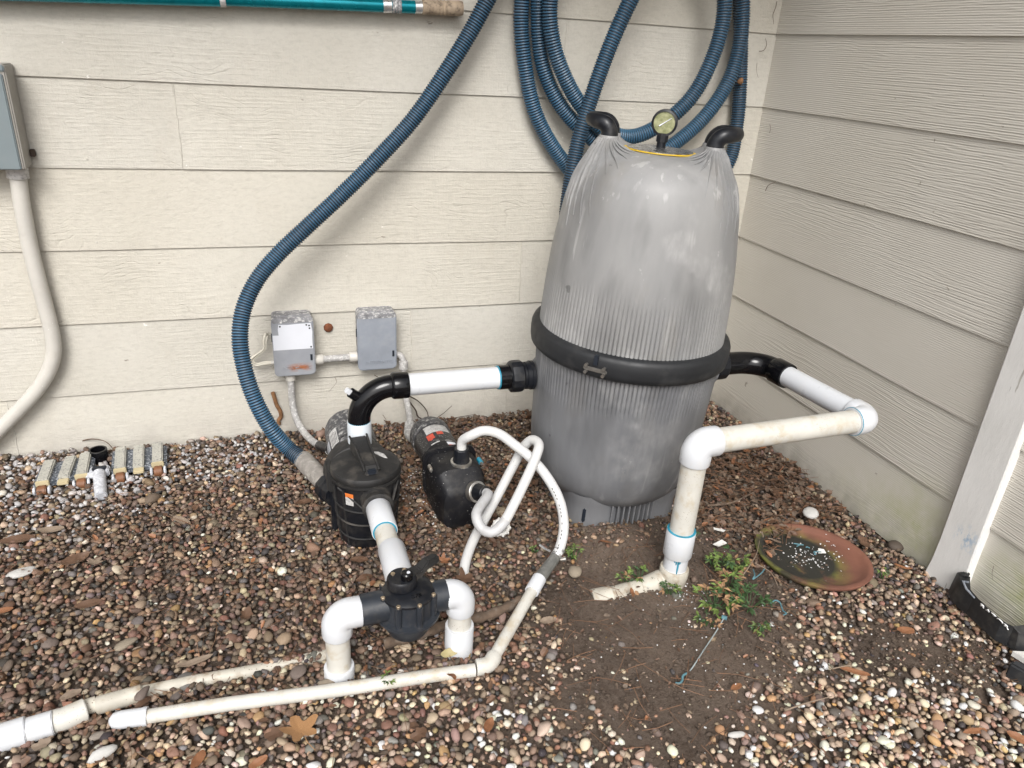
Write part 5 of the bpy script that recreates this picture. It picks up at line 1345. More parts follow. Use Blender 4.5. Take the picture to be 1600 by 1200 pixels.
stone('stone', (-1.9558, -1.3615, 0.0080), (.026, .018, .016), 18, 'stone_tan', 'round ochre stone beside the foot of the left valve leg', (0, 0, 0))
stone('stone', (-2.0172, -1.3106, 0.0080), (.026, .022, .018), 20, 'stone_brown', 'round reddish brown stone left of the left valve leg', (0, 0, 1))
stone('stone', (-2.3720, -1.3149, 0.0400), (.024, .021, .018), 21, 'stone_brown', 'brown stone sitting on top of the muddy buried pipe', (0, 0, 1))
stone('stone', (-1.7221, -1.2364, 0.0080), (.040, .020, .014), 22, 'stone_brown', 'long reddish stone under the charcoal valve', (0, 0, .2))
stone('stone', (-1.1832, -1.1165, 0.0120), (.026, .024, .024), 6, 'stone_tan', 'round tan stone at the edge of the soil right of the hose clamp', (0, 0, 1))
wr_ = thing('plastic_ring', (-1.3380, -0.8491, 0.0100), 'small white plastic ring cap on the gravel under the looped white hose', 'ring cap')
rc = Vector((-1.3429, -0.8621, 0.0250)); rd = Vector((-.3, -.55, .75)).normalized()
MB().lathe([(.020, -.008), (.029, -.007), (.030, .006), (.026, .009), (.021, .008), (.020, -.008)], rc, rd, 28).build('ring', M['white_dirty'], wr_)
for k in range(10):
    a = k * math.pi / 5; u_ = rd.orthogonal().normalized(); w2 = rd.cross(u_)
    MB().cyl(rc + (u_ * math.cos(a) + w2 * math.sin(a)) * .030 - rd * .006, rc + (u_ * math.cos(a) + w2 * math.sin(a)) * .030 + rd * .005, .004, 8).build('grip_lug', M['white_dirty'], wr_)

# ------------------------------------------------------------------ black moulded plastic piece against the right wall
bk = thing('toy_bumper', (-0.0395, -1.5985, 0.0000), 'black moulded plastic bumper with white lettering lying along the foot of the right wall', 'bumper')
IN = [(1503,893,.070), (1516,901,.075), (1516,911,.072), (1517,921,.068), (1528,934,.066), (1546,952,.064), (1566,970,.062), (1583,978,.062), (1612,974,.062)]
OUT = [(1487,906,.030), (1484,916,.010), (1486,930,.0), (1496,943,.0), (1513,956,.0), (1533,972,.0), (1560,993,.0), (1588,1013,.0), (1620,1026,.0)]
INP = [(-0.0351, -1.4829, 0.0700), (-0.0374, -1.5139, 0.0750), (-0.0599, -1.5352, 0.0720), (-0.0785, -1.5557, 0.0680), (-0.0873, -1.5892, 0.0660), (-0.0949, -1.6361, 0.0640), (-0.0983, -1.6821, 0.0620), (-0.0858, -1.7066, 0.0620), (-0.0216, -1.7128, 0.0620)]
OUP = [(-0.0378, -1.4662, 0.0300), (-0.0528, -1.4753, 0.0100), (-0.0717, -1.5015, 0.0000), (-0.0844, -1.5374, 0.0000), (-0.0829, -1.5757, 0.0000), (-0.0829, -1.6210, 0.0000), (-0.0815, -1.6785, 0.0000), (-0.0760, -1.7320, 0.0000), (-0.0471, -1.7724, 0.0000)]
bb = MB(); bv = []
for i, (a, b) in enumerate(zip(INP, OUP)):
    a, b = Vector(a), Vector(b)
    a.x = min(a.x, -.03)
    top_o = b + (a - b) * .28; top_o.z = a.z - .012
    bv += [a, Vector((a.x, a.y, -.01)), Vector((b.x, b.y, -.012)), top_o]
n = len(INP)
bb.add(bv, [(i * 4 + j, i * 4 + (j + 1) % 4, i * 4 + 4 + (j + 1) % 4, i * 4 + 4 + j) for i in range(n - 1) for j in range(4)] + [(0, 1, 2, 3), tuple((n - 1) * 4 + j for j in (3, 2, 1, 0))])
bb.build('moulding', M['bumper'], bk, bevel=.004, smooth=True, angle=30)
tops = lambda i: (Vector(bv[i * 4]) + Vector(bv[i * 4 + 3])) / 2
dirx = (tops(6) - tops(5)).normalized(); diry = (Vector(bv[5 * 4]) - Vector(bv[5 * 4 + 3])).normalized()
nn = dirx.cross(diry).normalized()
text_mesh('RAZOR', 'lettering', .030, M['pink'], bk, basis(tops(5) * .55 + tops(6) * .45 + nn * .0045, dirx, diry), .0012, .25, 1.0)
for k in range(3):
    p = lerp(bv[4 + 0], bv[4 + 3], .25 + .22 * k) + UP * .004
    MB().box(p, (.026, .008, .006), Matrix.Rotation(.5, 3, 'Z')).build('grip_rib', M['band'], bk, smooth=False, bevel=.002)
rdg = [lerp(bv[2 * 4], bv[2 * 4 + 3], .2) + UP * .002, lerp(bv[2 * 4], bv[2 * 4 + 3], .75) + UP * .003, lerp(bv[3 * 4], bv[3 * 4 + 3], .8) + UP * .003, lerp(bv[4 * 4], bv[4 * 4 + 3], .95) + UP * .002]
MB().tube(rdg, .0035, 8).build('moulded_ridge', M['box_grey'], bk)
b2 = [Vector(q) for q in ((-0.1866, -1.7907, 0.0300), (-0.1683, -1.7893, 0.0400), (-0.1236, -1.8551, 0.0400), (-0.1554, -1.8728, 0.0300))]
MB().prism(b2, (0, 0, -.05)).build('side_arm', M['bumper'], bk, smooth=False, bevel=.005)
w3 = [Vector(q) for q in ((-0.1099, -1.7434, 0.0120), (-0.0790, -1.7541, 0.0120), (-0.0725, -1.7978, 0.0120), (-0.0997, -1.7808, 0.0120))]
MB().prism(w3, (0, 0, -.02)).build('white_panel', M['white_dirty'], bk, smooth=False, bevel=.002)
# ------------------------------------------------------------------ dead leaves, each a curled sheet with its stalk
def leaf_outline(kind, n=40):
    out = []
    for i in range(n):
        a = 2 * math.pi * i / n
        if kind == 'lobed':                                     # sweet-gum / sycamore star
            r = .52 + .48 * abs(math.cos(2.5 * (a))) ** 1.5
            r *= 1 - .35 * max(0, math.cos(a - math.pi)) ** 3
            r += .03 * math.sin(a * 17)
        elif kind == 'oval':
            r = .42 / math.sqrt((math.cos(a) * .42) ** 2 + math.sin(a) ** 2 + .0001); r = min(r, 1.0)
            r *= 1 + .04 * math.sin(a * 9)
        elif kind == 'long':
            r = .2 / math.sqrt((math.cos(a) * .2) ** 2 + math.sin(a) ** 2 + .0001); r = min(r, 1.0)
        else:                                                   # torn scrap
            r = .72 + .2 * math.sin(a * 2 + 1) + .12 * math.sin(a * 5)
        out.append((r * math.cos(a), r * math.sin(a)))
    return out
def make_leaf(kind, seed, curl):
    r0 = random.Random(seed); ol = leaf_outline(kind); n = len(ol)
    v = [(0, 0, 0)]; f = []
    rings = (.33, .66, 1.0)
    k1, k2, ph = r0.uniform(.5, 1.4) * curl, r0.uniform(-.6, .9) * curl, r0.uniform(0, 6)
    def h(x, y): return k1 * y * y * .55 + k2 * x * x * .4 + .05 * curl * math.sin(5 * x + ph) * math.cos(4 * y) - .03 * math.exp(-(y / .06) ** 2)
    v = [(0, 0, h(0, 0))]
    for t in rings:
        for (x, y) in ol: v.append((x * t, y * t, h(x * t, y * t)))
    for i in range(n): f.append((0, 1 + i, 1 + (i + 1) % n))
    for q in range(2):
        for i in range(n): f.append((1 + q * n + i, 1 + (q + 1) * n + i, 1 + (q + 1) * n + (i + 1) % n, 1 + q * n + (i + 1) % n))
    mb = MB().add(v, f)
    zc = h(-1, 0)
    if kind in ('lobed', 'oval'):
        mb.tube([(-.55, 0, h(-.55, 0) + .01), (-.95, .02, zc * .5 + .02), (-1.5, .10 * r0.choice((-1, 1)), .04)], [.025, .02, .015], 5)
    me_o = mb.build('dead_leaf', M['leaf_brown'], angle=80)
    me = me_o.data; bpy.data.objects.remove(me_o)
    return me
LM = {}
def leaf(kind, mat, p, size, yaw, label, tilt=(0, 0), curl=1.0, group='dead leaves on the gravel', lift=.012):
    key = (kind, mat, round(curl, 1), random.randint(0, 2))
    if key not in LM:
        me = make_leaf(kind, hash(key) & 0xffff if False else len(LM) * 13 + 5, curl); me.materials.clear(); me.materials.append(M[mat]); LM[key] = me
    o = bpy.data.objects.new('dead_leaf', LM[key]); COL.objects.link(o)
    p = Vector(p); o.location = (p.x, p.y, gz1(p.x, p.y) + lift if p.z < .03 else p.z)
    o.scale = (size,) * 3; o.rotation_euler = (tilt[0], tilt[1], yaw)
    return tag(o, label, 'leaf', group)
leaf('lobed', 'leaf_tan', (-2.0262, -1.4902, 0.0000), .048, 1.9, 'large tan star-shaped dead leaf lying on the gravel at bottom centre-left', (.1, .05), .6)
leaf('oval', 'leaf_orange', (-1.6067, -1.6003, 0.0000), .026, .9, 'orange curled dead leaf standing on the pebbles at bottom centre', (.5, .2), 1.3, lift=.02)
leaf('oval', 'leaf_orange', (-1.8822, -1.5535, 0.0000), .017, 2.0, 'small reddish leaf right of the large tan star-shaped leaf', (.3, .1), 1.2)
leaf('oval', 'leaf_orange', (-2.2455, -1.5079, 0.0000), .026, 1.1, 'orange-tan leaf cut by the bottom edge at lower left', (.3, .1), 1.0)
leaf('oval', 'leaf_orange', (-2.1202, -1.5463, 0.0000), .022, 0.4, 'orange leaf at the bottom edge below the large tan star-shaped leaf', (.3, -.1), 1.1)
leaf('oval', 'leaf_orange', (-1.6607, -1.4564, 0.0450), .021, 1.9, 'orange-brown leaf draped over the slim ground pipe', (.4, .4), 1.5)
leaf('oval', 'leaf_olive', (-1.6405, -1.3581, 0.0000), .026, .15, 'stiff olive-tan leaf propped behind the slim ground pipe', (.7, .0), .8, lift=.022)
leaf('oval', 'leaf_pale', (-1.4952, -1.2426, 0.0000), .032, .3, 'pale grey-brown leaf lying beside the bark branch', (.2, .2), 1.2)
leaf('lobed', 'leaf_brown', (-1.5229, -1.0651, -0.0000), .034, .5, 'dark brown leaf where the looped white hose enters the gravel', (.2, .1), 1.2, lift=.02)
leaf('lobed', 'leaf_orange', (-1.5600, -0.9549, 0.0000), .022, .2, 'russet leaf at the tip of the black valve lever', (.3, .1), 1.2)
leaf('oval', 'leaf_orange', (-1.0680, -1.2728, 0.0000), .020, 1.2, 'red-brown leaf stuck on the buried white pipe by the riser', (.5, .1), 1.4, lift=.03)
leaf('oval', 'leaf_orange', (-1.0339, -1.0176, 0.0000), .021, 2.4, 'orange leaf on the bare soil in front of the grey tank', (.3, .1), .9)
leaf('oval', 'leaf_pale', (-1.3456, -1.3079, -0.0000), .026, .1, 'pale tan curled leaf right of the angled ground pipe', (.3, .1), 1.3)
leaf('oval', 'leaf_orange', (-0.9512, -1.6462, 0.0000), .001 + .02, .3, 'faint brown leaf bit on bare soil below the twine', (.1, .1), .6)
leaf('long', 'leaf_orange', (-0.6063, -1.6853, 0.0000), .042, -.5, 'slender orange-brown leaf on pale pebbles at lower right', (.2, .1), .6)
leaf('oval', 'leaf_orange', (-0.3382, -1.5898, 0.0000), .030, -.15, 'orange-brown leaf on the soil near the black bumper', (.2, .1), .9)
leaf('long', 'leaf_orange', (-0.4473, -1.9257, 0.0000), .038, -.1, 'rust coloured pointed leaf among white pebbles at lower right', (.3, .1), .8)
leaf('oval', 'leaf_orange', (-0.3560, -1.9702, 0.0000), .028, -.8, 'orange leaf at the lower right corner of the gravel', (.3, .2), 1.0)
leaf('long', 'leaf_orange', (-0.1012, -1.3391, 0.0000), .030, -.6, 'red-brown leaf between the terracotta saucer and the right wall', (.2, .1), .7)
leaf('long', 'leaf_pale', (-2.2674, -1.2069, 0.0000), .046, .35, 'long pale dead leaf lying above the muddy buried pipe', (.2, .1), .7)
leaf('oval', 'leaf_brown', (-2.3757, -1.3063, 0.0300), .001 + .020, .7, 'brown leaf on the bend of the muddy buried pipe', (.3, .1), 1.0)
leaf('oval', 'leaf_pale', (-2.5389, -1.2452, 0.0000), .024, .5, 'pale tan leaf left of the muddy buried pipe', (.2, .1), .9)
leaf('oval', 'leaf_brown', (-2.7987, -0.5727, -0.0000), .046, .2, 'wide dull brown leaf on the gravel at the left edge below the vacuum head', (.1, .1), .8)
leaf('oval', 'leaf_pale', (-2.7150, -0.5429, 0.0000), .036, .1, 'grey-brown leaf below the vacuum head', (.1, .1), .8)
leaf('oval', 'leaf_pale', (-2.3379, -0.5780, 0.0000), .032, -.6, 'pale grey-brown leaf on gravel right of the vacuum head', (.1, .2), .8)
leaf('oval', 'leaf_brown', (-2.5510, -0.9266, 0.0000), .034, .3, 'olive brown leaf in the left gravel above the flat tan stone', (.2, .1), .8)
leaf('oval', 'leaf_brown', (-2.6176, -0.7193, 0.0000), .040, .6, 'twisted brown leaf in the left gravel beside the whitish crusty stone', (.3, .1), 1.3)
leaf('oval', 'leaf_orange', (-2.7632, -0.8976, 0.0000), .026, .3, 'reddish leaf at the left edge of the gravel', (.1, .1), .8)
leaf('lobed', 'leaf_pale', (-2.5623, -0.7484, -0.0000), .028, 2.3, 'mauve-grey leaf right of the twisted brown leaf', (.2, .1), .9)
leaf('scrap', 'leaf_pale', (-2.5745, -1.3792, 0.0000), .020, .3, 'small brown leaf scrap below the wide white pipe at lower left', (.2, .1), .8)
leaf('scrap', 'leaf_brown', (-2.1437, -1.0661, 0.0000), .026, 1.0, 'dark leaf scrap in the gravel left of the left valve leg', (.2, .1), 1.0)
leaf('oval', 'leaf_brown', (-1.8083, -0.9838, 0.0000), .028, .4, 'brown leaf left of the charcoal valve', (.2, .1), .9)
leaf('scrap', 'leaf_brown', (-1.7649, -1.5714, 0.0000), .024, .3, 'dull brown leaf scrap at bottom centre', (.2, .1), .8)
leaf('scrap', 'leaf_brown', (-2.0827, -1.4837, 0.0000), .026, .3, 'grey-brown flat scrap touching the large tan star-shaped leaf', (.1, .1), .6)
leaf('oval', 'leaf_orange', (-1.5046, -0.6744, 0.0000), .026, 1.1, 'reddish leaf on dark soil between the two black pumps', (.2, .1), 1.0)
leaf('oval', 'leaf_brown', (-1.9544, -0.5477, 0.0000), .030, .4, 'brown leaf left of the black strainer pot', (.2, .1), 1.0)
for k_, m_, p_, lab_ in (
        ('oval', 'leaf_brown', (-0.2226, -0.4498, 0.0000), 'brown leaf on the litter just under the elbow of the return pipe'),
        ('lobed', 'leaf_orange', (-0.1665, -0.5412, 0.0000), 'rusty lobed leaf below the long horizontal run of the return pipe'),
        ('oval', 'leaf_brown', (-0.1802, -0.7761, 0.0000), 'dull brown leaf against the foot of the right wall, behind the saucer'),
        ('scrap', 'leaf_pale', (-0.2145, -0.6689, 0.0000), 'pale torn leaf scrap in the litter right of the tall riser'),
        ('oval', 'leaf_orange', (-0.2697, -0.6255, 0.0000), 'reddish leaf in the litter right of the tall riser'),
        ('oval', 'leaf_brown', (-0.1210, -0.9290, 0.0000), 'dark leaf at the wall foot right of the chalky white lump'),
        ('lobed', 'leaf_brown', (-0.1317, -1.0299, -0.0000), 'lobed brown leaf between the saucer rim and the right wall'),
        ('oval', 'leaf_brown', (-0.3702, -0.7325, 0.0000), 'dark brown leaf on bare soil right of the tall riser'),
        ('scrap', 'leaf_brown', (-0.1247, -1.1900, 0.0000), 'curled brown scrap at the wall foot right of the saucer'),
        ('oval', 'leaf_brown', (-1.1040, 0.0183, 0.0000), 'dark leaf at the back wall under the feed pipe'),
        ('lobed', 'leaf_brown', (-0.9616, -0.0752, 0.0000), 'lobed dark leaf at the back wall beside the grey tank'),
        ('oval', 'leaf_orange', (-1.1957, -0.0756, 0.0000), 'reddish leaf behind the arch of the white booster hose'),
        ('oval', 'leaf_brown', (-1.5471, -0.3389, 0.0000), 'dark leaf between the strainer lid and the booster motor'),
        ('scrap', 'leaf_brown', (-1.5777, -0.0069, 0.0000), 'dark scrap at the back wall beside the white coupling'),
        ('oval', 'leaf_brown', (-1.8120, -0.8986, 0.0000), 'brown leaf in front of the black strainer pot'),
        ('oval', 'leaf_orange', (-0.9902, -0.6990, 0.0000), 'russet leaf at the left foot of the grey tank'),
        ('scrap', 'leaf_brown', (-1.2391, -0.6666, 0.0000), 'dark brown scrap inside the loop of the white hose')):
    leaf(k_, m_, p_, random.uniform(.018, .030), random.uniform(0, 6), lab_, (random.uniform(-.3, .3), random.uniform(-.3, .3)), 1.1)

# white chips of plastic and paint
def chip(p, pts, label):
    mb = MB().prism([(x, y, 0) for x, y in pts], (0, 0, .0022))
    p = Vector(p)
    o = mb.build('plastic_chip', M['white_dirty'], origin=(0, 0, 0), smooth=False)
    o.location = (p.x, p.y, gz1(p.x, p.y) + .016); o.rotation_euler = (random.uniform(-.3, .3), random.uniform(-.3, .3), 0)
    return tag(o, label, 'chip')
chip((-0.6073, -1.0270, 0.0000), [(-.022, .020), (-.012, .022), (.020, -.010), (.010, -.014)], 'slim white plastic shard on the soil right of the tall riser')
chip((-0.6418, -1.0927, 0.0000), [(-.030, .002), (.012, .014), (.022, -.004), (-.014, -.012)], 'flat white plastic shard just above the green weeds')
chp = chip((-0.2605, -1.2155, 0.0000), [(-.017, -.006), (-.004, .013), (.014, .006), (.012, -.010)], 'grey-white chip lying inside the terracotta saucer')
chp.location = (DB.x + .052, DB.y + .018, DB.z + .018)
chip((-0.0195, -0.5055, 0.0000), [(-.02, .006), (.016, .008), (.02, -.004), (-.012, -.006)], 'pale flat scrap in the litter behind the return pipe')
fl = MB()
def flakes(center, sx, sy, n, s0, z=None):
    c = Vector(center)
    for _ in range(n):
        x, y = c.x + random.gauss(0, sx), c.y + random.gauss(0, sy)
        if x > -.03 or y > -.03: continue
        zz = (gz1(x, y) + .012) if z is None else z
        s_ = s0 * random.uniform(.4, 1.3); a = random.uniform(0, 6); n_ = random.choice((4, 5))
        ol = [(x + s_ * random.uniform(.6, 1) * math.cos(a + 2 * math.pi * i / n_), y + s_ * random.uniform(.6, 1) * math.sin(a + 2 * math.pi * i / n_), zz + random.uniform(0, .002)) for i in range(n_)]
        fl.prism(ol, (0, 0, .0012))
flakes(DB + Vector((-.02, -.01, 0)), .055, .04, 75, .0034, DB.z + .016)
flakes(DB + Vector((.03, .02, 0)), .07, .06, 40, .0028, DB.z + .0175)
flakes((-1.5662, -0.5559, 0.0000), .05, .07, 45, .0036)
flakes((-0.9137, -1.2861, 0.0000), .06, .03, 40, .003)
flakes((-0.9474, -1.4172, -0.0000), .16, .10, 45, .0026)
flakes((-1.4924, -0.7366, 0.0000), .05, .03, 25, .004)
flakes((-0.6705, -1.5418, 0.0000), .2, .2, 40, .003)
flakes((-2.3222, -0.3372, 0.0000), .3, .1, 60, .003)
fo = fl.build('paint_flakes', M['flake'], smooth=False)
tag(fo, 'small white paint flakes scattered over the soil, the saucer and by the pumps', 'paint flakes', kind='stuff')

# pine needles and litter crumbs: too many to count
nd = MB()
def needles(poly, n, l0, l1):
    xs_ = [p[0] for p in poly]; ys_ = [p[1] for p in poly]; k = 0
    while k < n:
        x, y = random.uniform(min(xs_), max(xs_)), random.uniform(min(ys_), max(ys_))
        if not bool(inpoly(np.array([x]), np.array([y]), poly)[0]) or x > -.02 or y > -.02: continue
        k += 1
        L_ = random.uniform(l0, l1); a = random.uniform(0, 6.28); d = Vector((math.cos(a), math.sin(a), random.uniform(-.12, .12)))
        b = Vector((x, y, gz1(x, y) + random.uniform(.008, .018))); sd = d.cross(UP).normalized()
        nd.tube([b - d * L_ / 2, b + sd * L_ * random.uniform(-.08, .08), b + d * L_ / 2], random.uniform(.0006, .0010), 3, False)
needles(LITTER, 330, .04, .11)
needles(SOIL_A, 120, .04, .12)
needles(LITTER2, 260, .04, .10)
needles([(-2.3887, -1.4845, 0.0000), (-2.8150, -0.7146, 0.0000), (-2.8198, -0.2220, 0.0000), (-1.8912, -0.4370, -0.0000), (-1.2877, -1.3793, -0.0000), (-0.1555, -1.8016, 0.0000), (-0.4343, -2.0312, 0.0000)], 170, .04, .10)
no = nd.build('pine_needles', M['needle'], smooth=False)
tag(no, 'thin brown pine needles strewn over the soil and gravel', 'pine needles', kind='stuff')
lt = MB()
def crumbs(poly, n, s0, s1):
    xs_ = [p[0] for p in poly]; ys_ = [p[1] for p in poly]; k = 0
    while k < n:
        x, y = random.uniform(min(xs_), max(xs_)), random.uniform(min(ys_), max(ys_))
        if not bool(inpoly(np.array([x]), np.array([y]), poly)[0]) or x > -.02 or y > -.02: continue
        k += 1
        s_ = random.uniform(s0, s1); z = gz1(x, y) + random.uniform(.004, .016); n_ = 6; a0_ = random.uniform(0, 6)
        el_ = random.uniform(.3, .9); tx_, ty_ = random.uniform(-.6, .6), random.uniform(-.6, .6)
        pv_ = []
        for i in range(n_):
            a = 2 * math.pi * i / n_; u_, w2 = s_ * random.uniform(.7, 1.1) * math.cos(a), s_ * el_ * random.uniform(.7, 1.1) * math.sin(a)
            X_1, Y_1 = u_ * math.cos(a0_) - w2 * math.sin(a0_), u_ * math.sin(a0_) + w2 * math.cos(a0_)
            pv_.append((x + X_1, y + Y_1, z + X_1 * tx_ + Y_1 * ty_ + abs(w2) * .4))
        lt.add([(x, y, z - .001)] + pv_, [(0, 1 + i, 1 + (i + 1) % n_) for i in range(n_)], random.choice((0, 0, 0, 0, 0, 1, 1, 1, 1, 1, 1, 2, 3)))
crumbs(LITTER, 900, .006, .019)
crumbs(LITTER2, 1100, .005, .017)
crumbs(SOIL_A, 260, .003, .009)
crumbs([(-0.7365, 0.0926, 0.0000), (-1.5693, 0.1271, 0.0000), (-3.0240, 0.1487, 0.0000), (-2.9961, 0.0334, 0.0000), (-1.5964, -0.0383, 0.0000), (-0.8112, -0.0939, 0.0000)], 320, .005, .016)
LEFTBED = [(-2.6460, -1.4125, 0.0000), (-2.8824, -0.6377, 0.0000), (-2.9631, -0.1029, 0.0000), (-1.9147, -0.1457, 0.0000), (-1.7305, -0.8595, 0.0000), (-1.2593, -1.1071, 0.0000), (-1.3408, -1.5061, 0.0000), (-1.7203, -1.6714, 0.0000)]
crumbs(LEFTBED, 520, .005, .015)
lo = lt.build('leaf_litter', [M['leaf_brown'], M['bark'], M['leaf_orange'], M['leaf_pale']], smooth=False)
tag(lo, 'crumbled brown bark and leaf litter along the walls, around the pumps and in the gravel', 'leaf litter', kind='stuff')

# soil crumbs on the bare patch, so that it is not a smooth sheet
cr = []
g1 = np.random.default_rng(5)
nC = 9000
cx_ = g1.uniform(-1.5, -.05, nC); cy_ = g1.uniform(-2.2, -.85, nC)
wS = np.maximum(region(cx_, cy_, SOIL_A), region(cx_, cy_, SOIL_B, .05))
kp = g1.random(nC) < wS; cx_, cy_ = cx_[kp], cy_[kp]; nC = cx_.size
v0, f0_ = SH0[:, :, :], F0
sz_ = np.exp(g1.normal(math.log(.0034), .45, nC)).clip(.0015, .009)
vi = g1.integers(0, 26, nC)
VV = SH0[vi] * sz_[:, None, None] + np.stack([cx_, cy_, gz(cx_, cy_) + .0008], -1)[:, None, :]
FF = (F0[None] + (np.arange(nC) * SH0.shape[1])[:, None, None]).reshape(-1, 3)
me = bpy.data.meshes.new('soil_crumbs'); me.from_pydata(VV.reshape(-1, 3).tolist(), [], FF.tolist()); me.materials.append(M['soil'])
me.polygons.foreach_set('use_smooth', np.ones(len(me.polygons), bool))
o = bpy.data.objects.new('soil_crumbs', me); COL.objects.link(o); o.parent = ground; o['kind'] = 'stuff'

# branches and twigs
br = MB(); bp = resample(catmull([Vector(q) for q in ((-1.7969, -1.2663, 0.0060), (-1.6924, -1.2634, 0.0140), (-1.6173, -1.2473, 0.0160), (-1.5060, -1.2445, 0.0180), (-1.4222, -1.2201, 0.0180), (-1.3334, -1.1812, 0.0140))], .01), .012)
br.tube(bp, [.014 + .0022 * math.sin(i * 1.7) + .0012 * math.sin(i * 4.1) for i in range(len(bp))], 12)
b_o = br.build('bark_branch', M['bark'], origin=(-1.5369, -1.2237, 0.0000)); tag(b_o, 'thick broken branch with rough bark lying behind the right valve leg', 'branch')
def twig(pts, r, label, mat='twig', name='twig'):
    pth = catmull([Vector(p) for p in pts], .01); n = len(pth)
    o = MB().tube(pth, [r * (1 - .6 * i / n) for i in range(n)], 7).build(name, M[mat], origin=tuple(pts[0])); return tag(o, label, 'twig')
twig([(-1.5082, -0.0300, 0.1418), (-1.4868, -0.0300, 0.1043), (-1.4606, -0.0350, 0.0623), (-1.4506, -0.0400, 0.0336), (-1.3533, -0.0500, 0.0192), (-1.2124, -0.0500, 0.0260)], .0035, 'dark bent twig leaning on the wall behind the booster pump')
twig([(-1.4975, -0.0300, 0.1379), (-1.4462, -0.0300, 0.1004), (-1.4124, -0.0400, 0.0508), (-1.4163, -0.0600, 0.0097), (-1.4422, -0.0800, -0.0319)], .003, 'thin dark twig arching over the booster pump motor')
twig([(-1.4518, -0.0600, -0.0047), (-1.3562, -0.0600, 0.0459), (-1.3100, -0.0500, 0.0787)], .0022, 'fine straight twig crossing behind the booster pump')
twig([(-0.5803, -0.9035, 0.0200), (-0.4939, -0.9133, 0.0240), (-0.3486, -0.8627, 0.0200)], .0045, 'brown twig on the litter right of the tall riser', 'bark')
twig([(-0.6588, -0.8819, 0.0180), (-0.5782, -0.8787, 0.0200), (-0.5644, -0.9343, 0.0160)], .003, 'short brown twig touching the tall riser', 'bark')
twig([(-2.7386, 0.0210, 0.0300), (-2.6809, -0.0169, 0.0600), (-2.6295, -0.0389, 0.0550), (-2.6003, -0.0560, 0.0200)], .003, 'thin arched twig over the black socket of the vacuum head', 'bark')
twig([(-0.8803, -1.7482, 0.0120), (-0.8089, -1.7449, 0.0140), (-0.7316, -1.7430, 0.0120)], .0026, 'pale straw stalk on the pebbles at lower right', 'leaf_pale')
twig([(-0.6665, -1.6652, 0.0120), (-0.6040, -1.6649, 0.0160), (-0.6416, -1.6103, 0.0100)], .002, 'bent straw on the soil at lower right', 'leaf_pale')
twig([(-1.5138, -1.4739, 0.0100), (-1.5357, -1.5906, 0.0140), (-1.5812, -1.6580, 0.0100)], .0016, 'thin dark stem on the gravel at bottom centre', 'bark')
twig([(-0.6858, -1.2772, 0.0200), (-0.5972, -1.2145, 0.0300), (-0.5197, -1.1323, 0.0200)], .0022, 'dry tan grass stem beside the saucer rim', 'leaf_pale')
twig([(-0.6073, -1.2322, 0.0200), (-0.5860, -1.2865, 0.0200), (-0.5950, -1.3344, 0.0100)], .002, 'curved dry stem against the near rim of the saucer', 'leaf_pale')
# dry insect webs and straw bits caught on the siding near the corner
for pts_, r_, lab_ in (
        ([(-0.0288, -0.0060, 1.6981), (-0.0322, -0.0100, 1.6753), (-0.0358, -0.0060, 1.6526), (-0.0228, -0.0040, 1.6171)], .0022, 'dark insect strand hanging from the wall top by the corner'),
        ([(-0.0703, -0.0060, 1.5171), (-0.0527, -0.0100, 1.5204), (-0.0411, -0.0080, 1.5421), (-0.0497, -0.0040, 1.5648)], .0026, 'hooked brown web debris on the back wall beside the corner'),
        ([(-0.0683, -0.0040, 1.4747), (-0.0670, -0.0070, 1.4464), (-0.0492, -0.0040, 1.4182)], .0012, 'curved hair-thin thread on the back wall beside the corner'),
        ([(-0.0060, -0.1310, 0.9905), (-0.0120, -0.1490, 1.0146), (-0.0100, -0.1758, 1.0296), (-0.0040, -0.1826, 1.0359)], .0026, 'dark web debris on the right wall next to the corner, above the tank handle'),
        ([(-0.0040, -0.0741, 1.2486), (-0.0080, -0.0900, 1.2302), (-0.0040, -0.0811, 1.2144)], .0018, 'short dark thread on the right wall beside the corner'),
        ([(-0.0050, -1.5470, 0.1355), (-0.0080, -1.5513, 0.1131), (-0.0040, -1.5576, 0.0931)], .0014, 'short vertical straw on the siding above the black bumper'),
        ([(-1.7849, -0.0050, 0.2325), (-1.7786, -0.0100, 0.2145), (-1.8102, -0.0050, 0.1696)], .0014, 'thin bent straw on the back wall below the two timer boxes'),
        ([(-1.6278, -0.0120, 0.2309), (-1.6125, -0.0300, 0.2261), (-1.5936, -0.0400, 0.2176)], .0028, 'short dark twig stuck out under the plain timer box'),
        ([(-1.5964, -0.0100, 0.0458), (-1.5823, -0.0200, 0.0223), (-1.5735, -0.0300, 0.0053)], .0018, 'short dark straw leaning on the back wall beside the white coupling')):
    twig(pts_, r_ * .55, lab_, 'bark')
nest = MB().lathe([(.001, -.012), (.010, -.008), (.012, .0), (.008, .010), (.001, .014)], (0, 0, 0), (.3, -.2, 1), 9).build('insect_nest', M['mud'], origin=(0, 0, 0), angle=20)
nest.location = (-0.1864, -0.0850, 1.4046); tag(nest, 'small brown insect nest on the blue hose strand by the corner', 'insect nest')
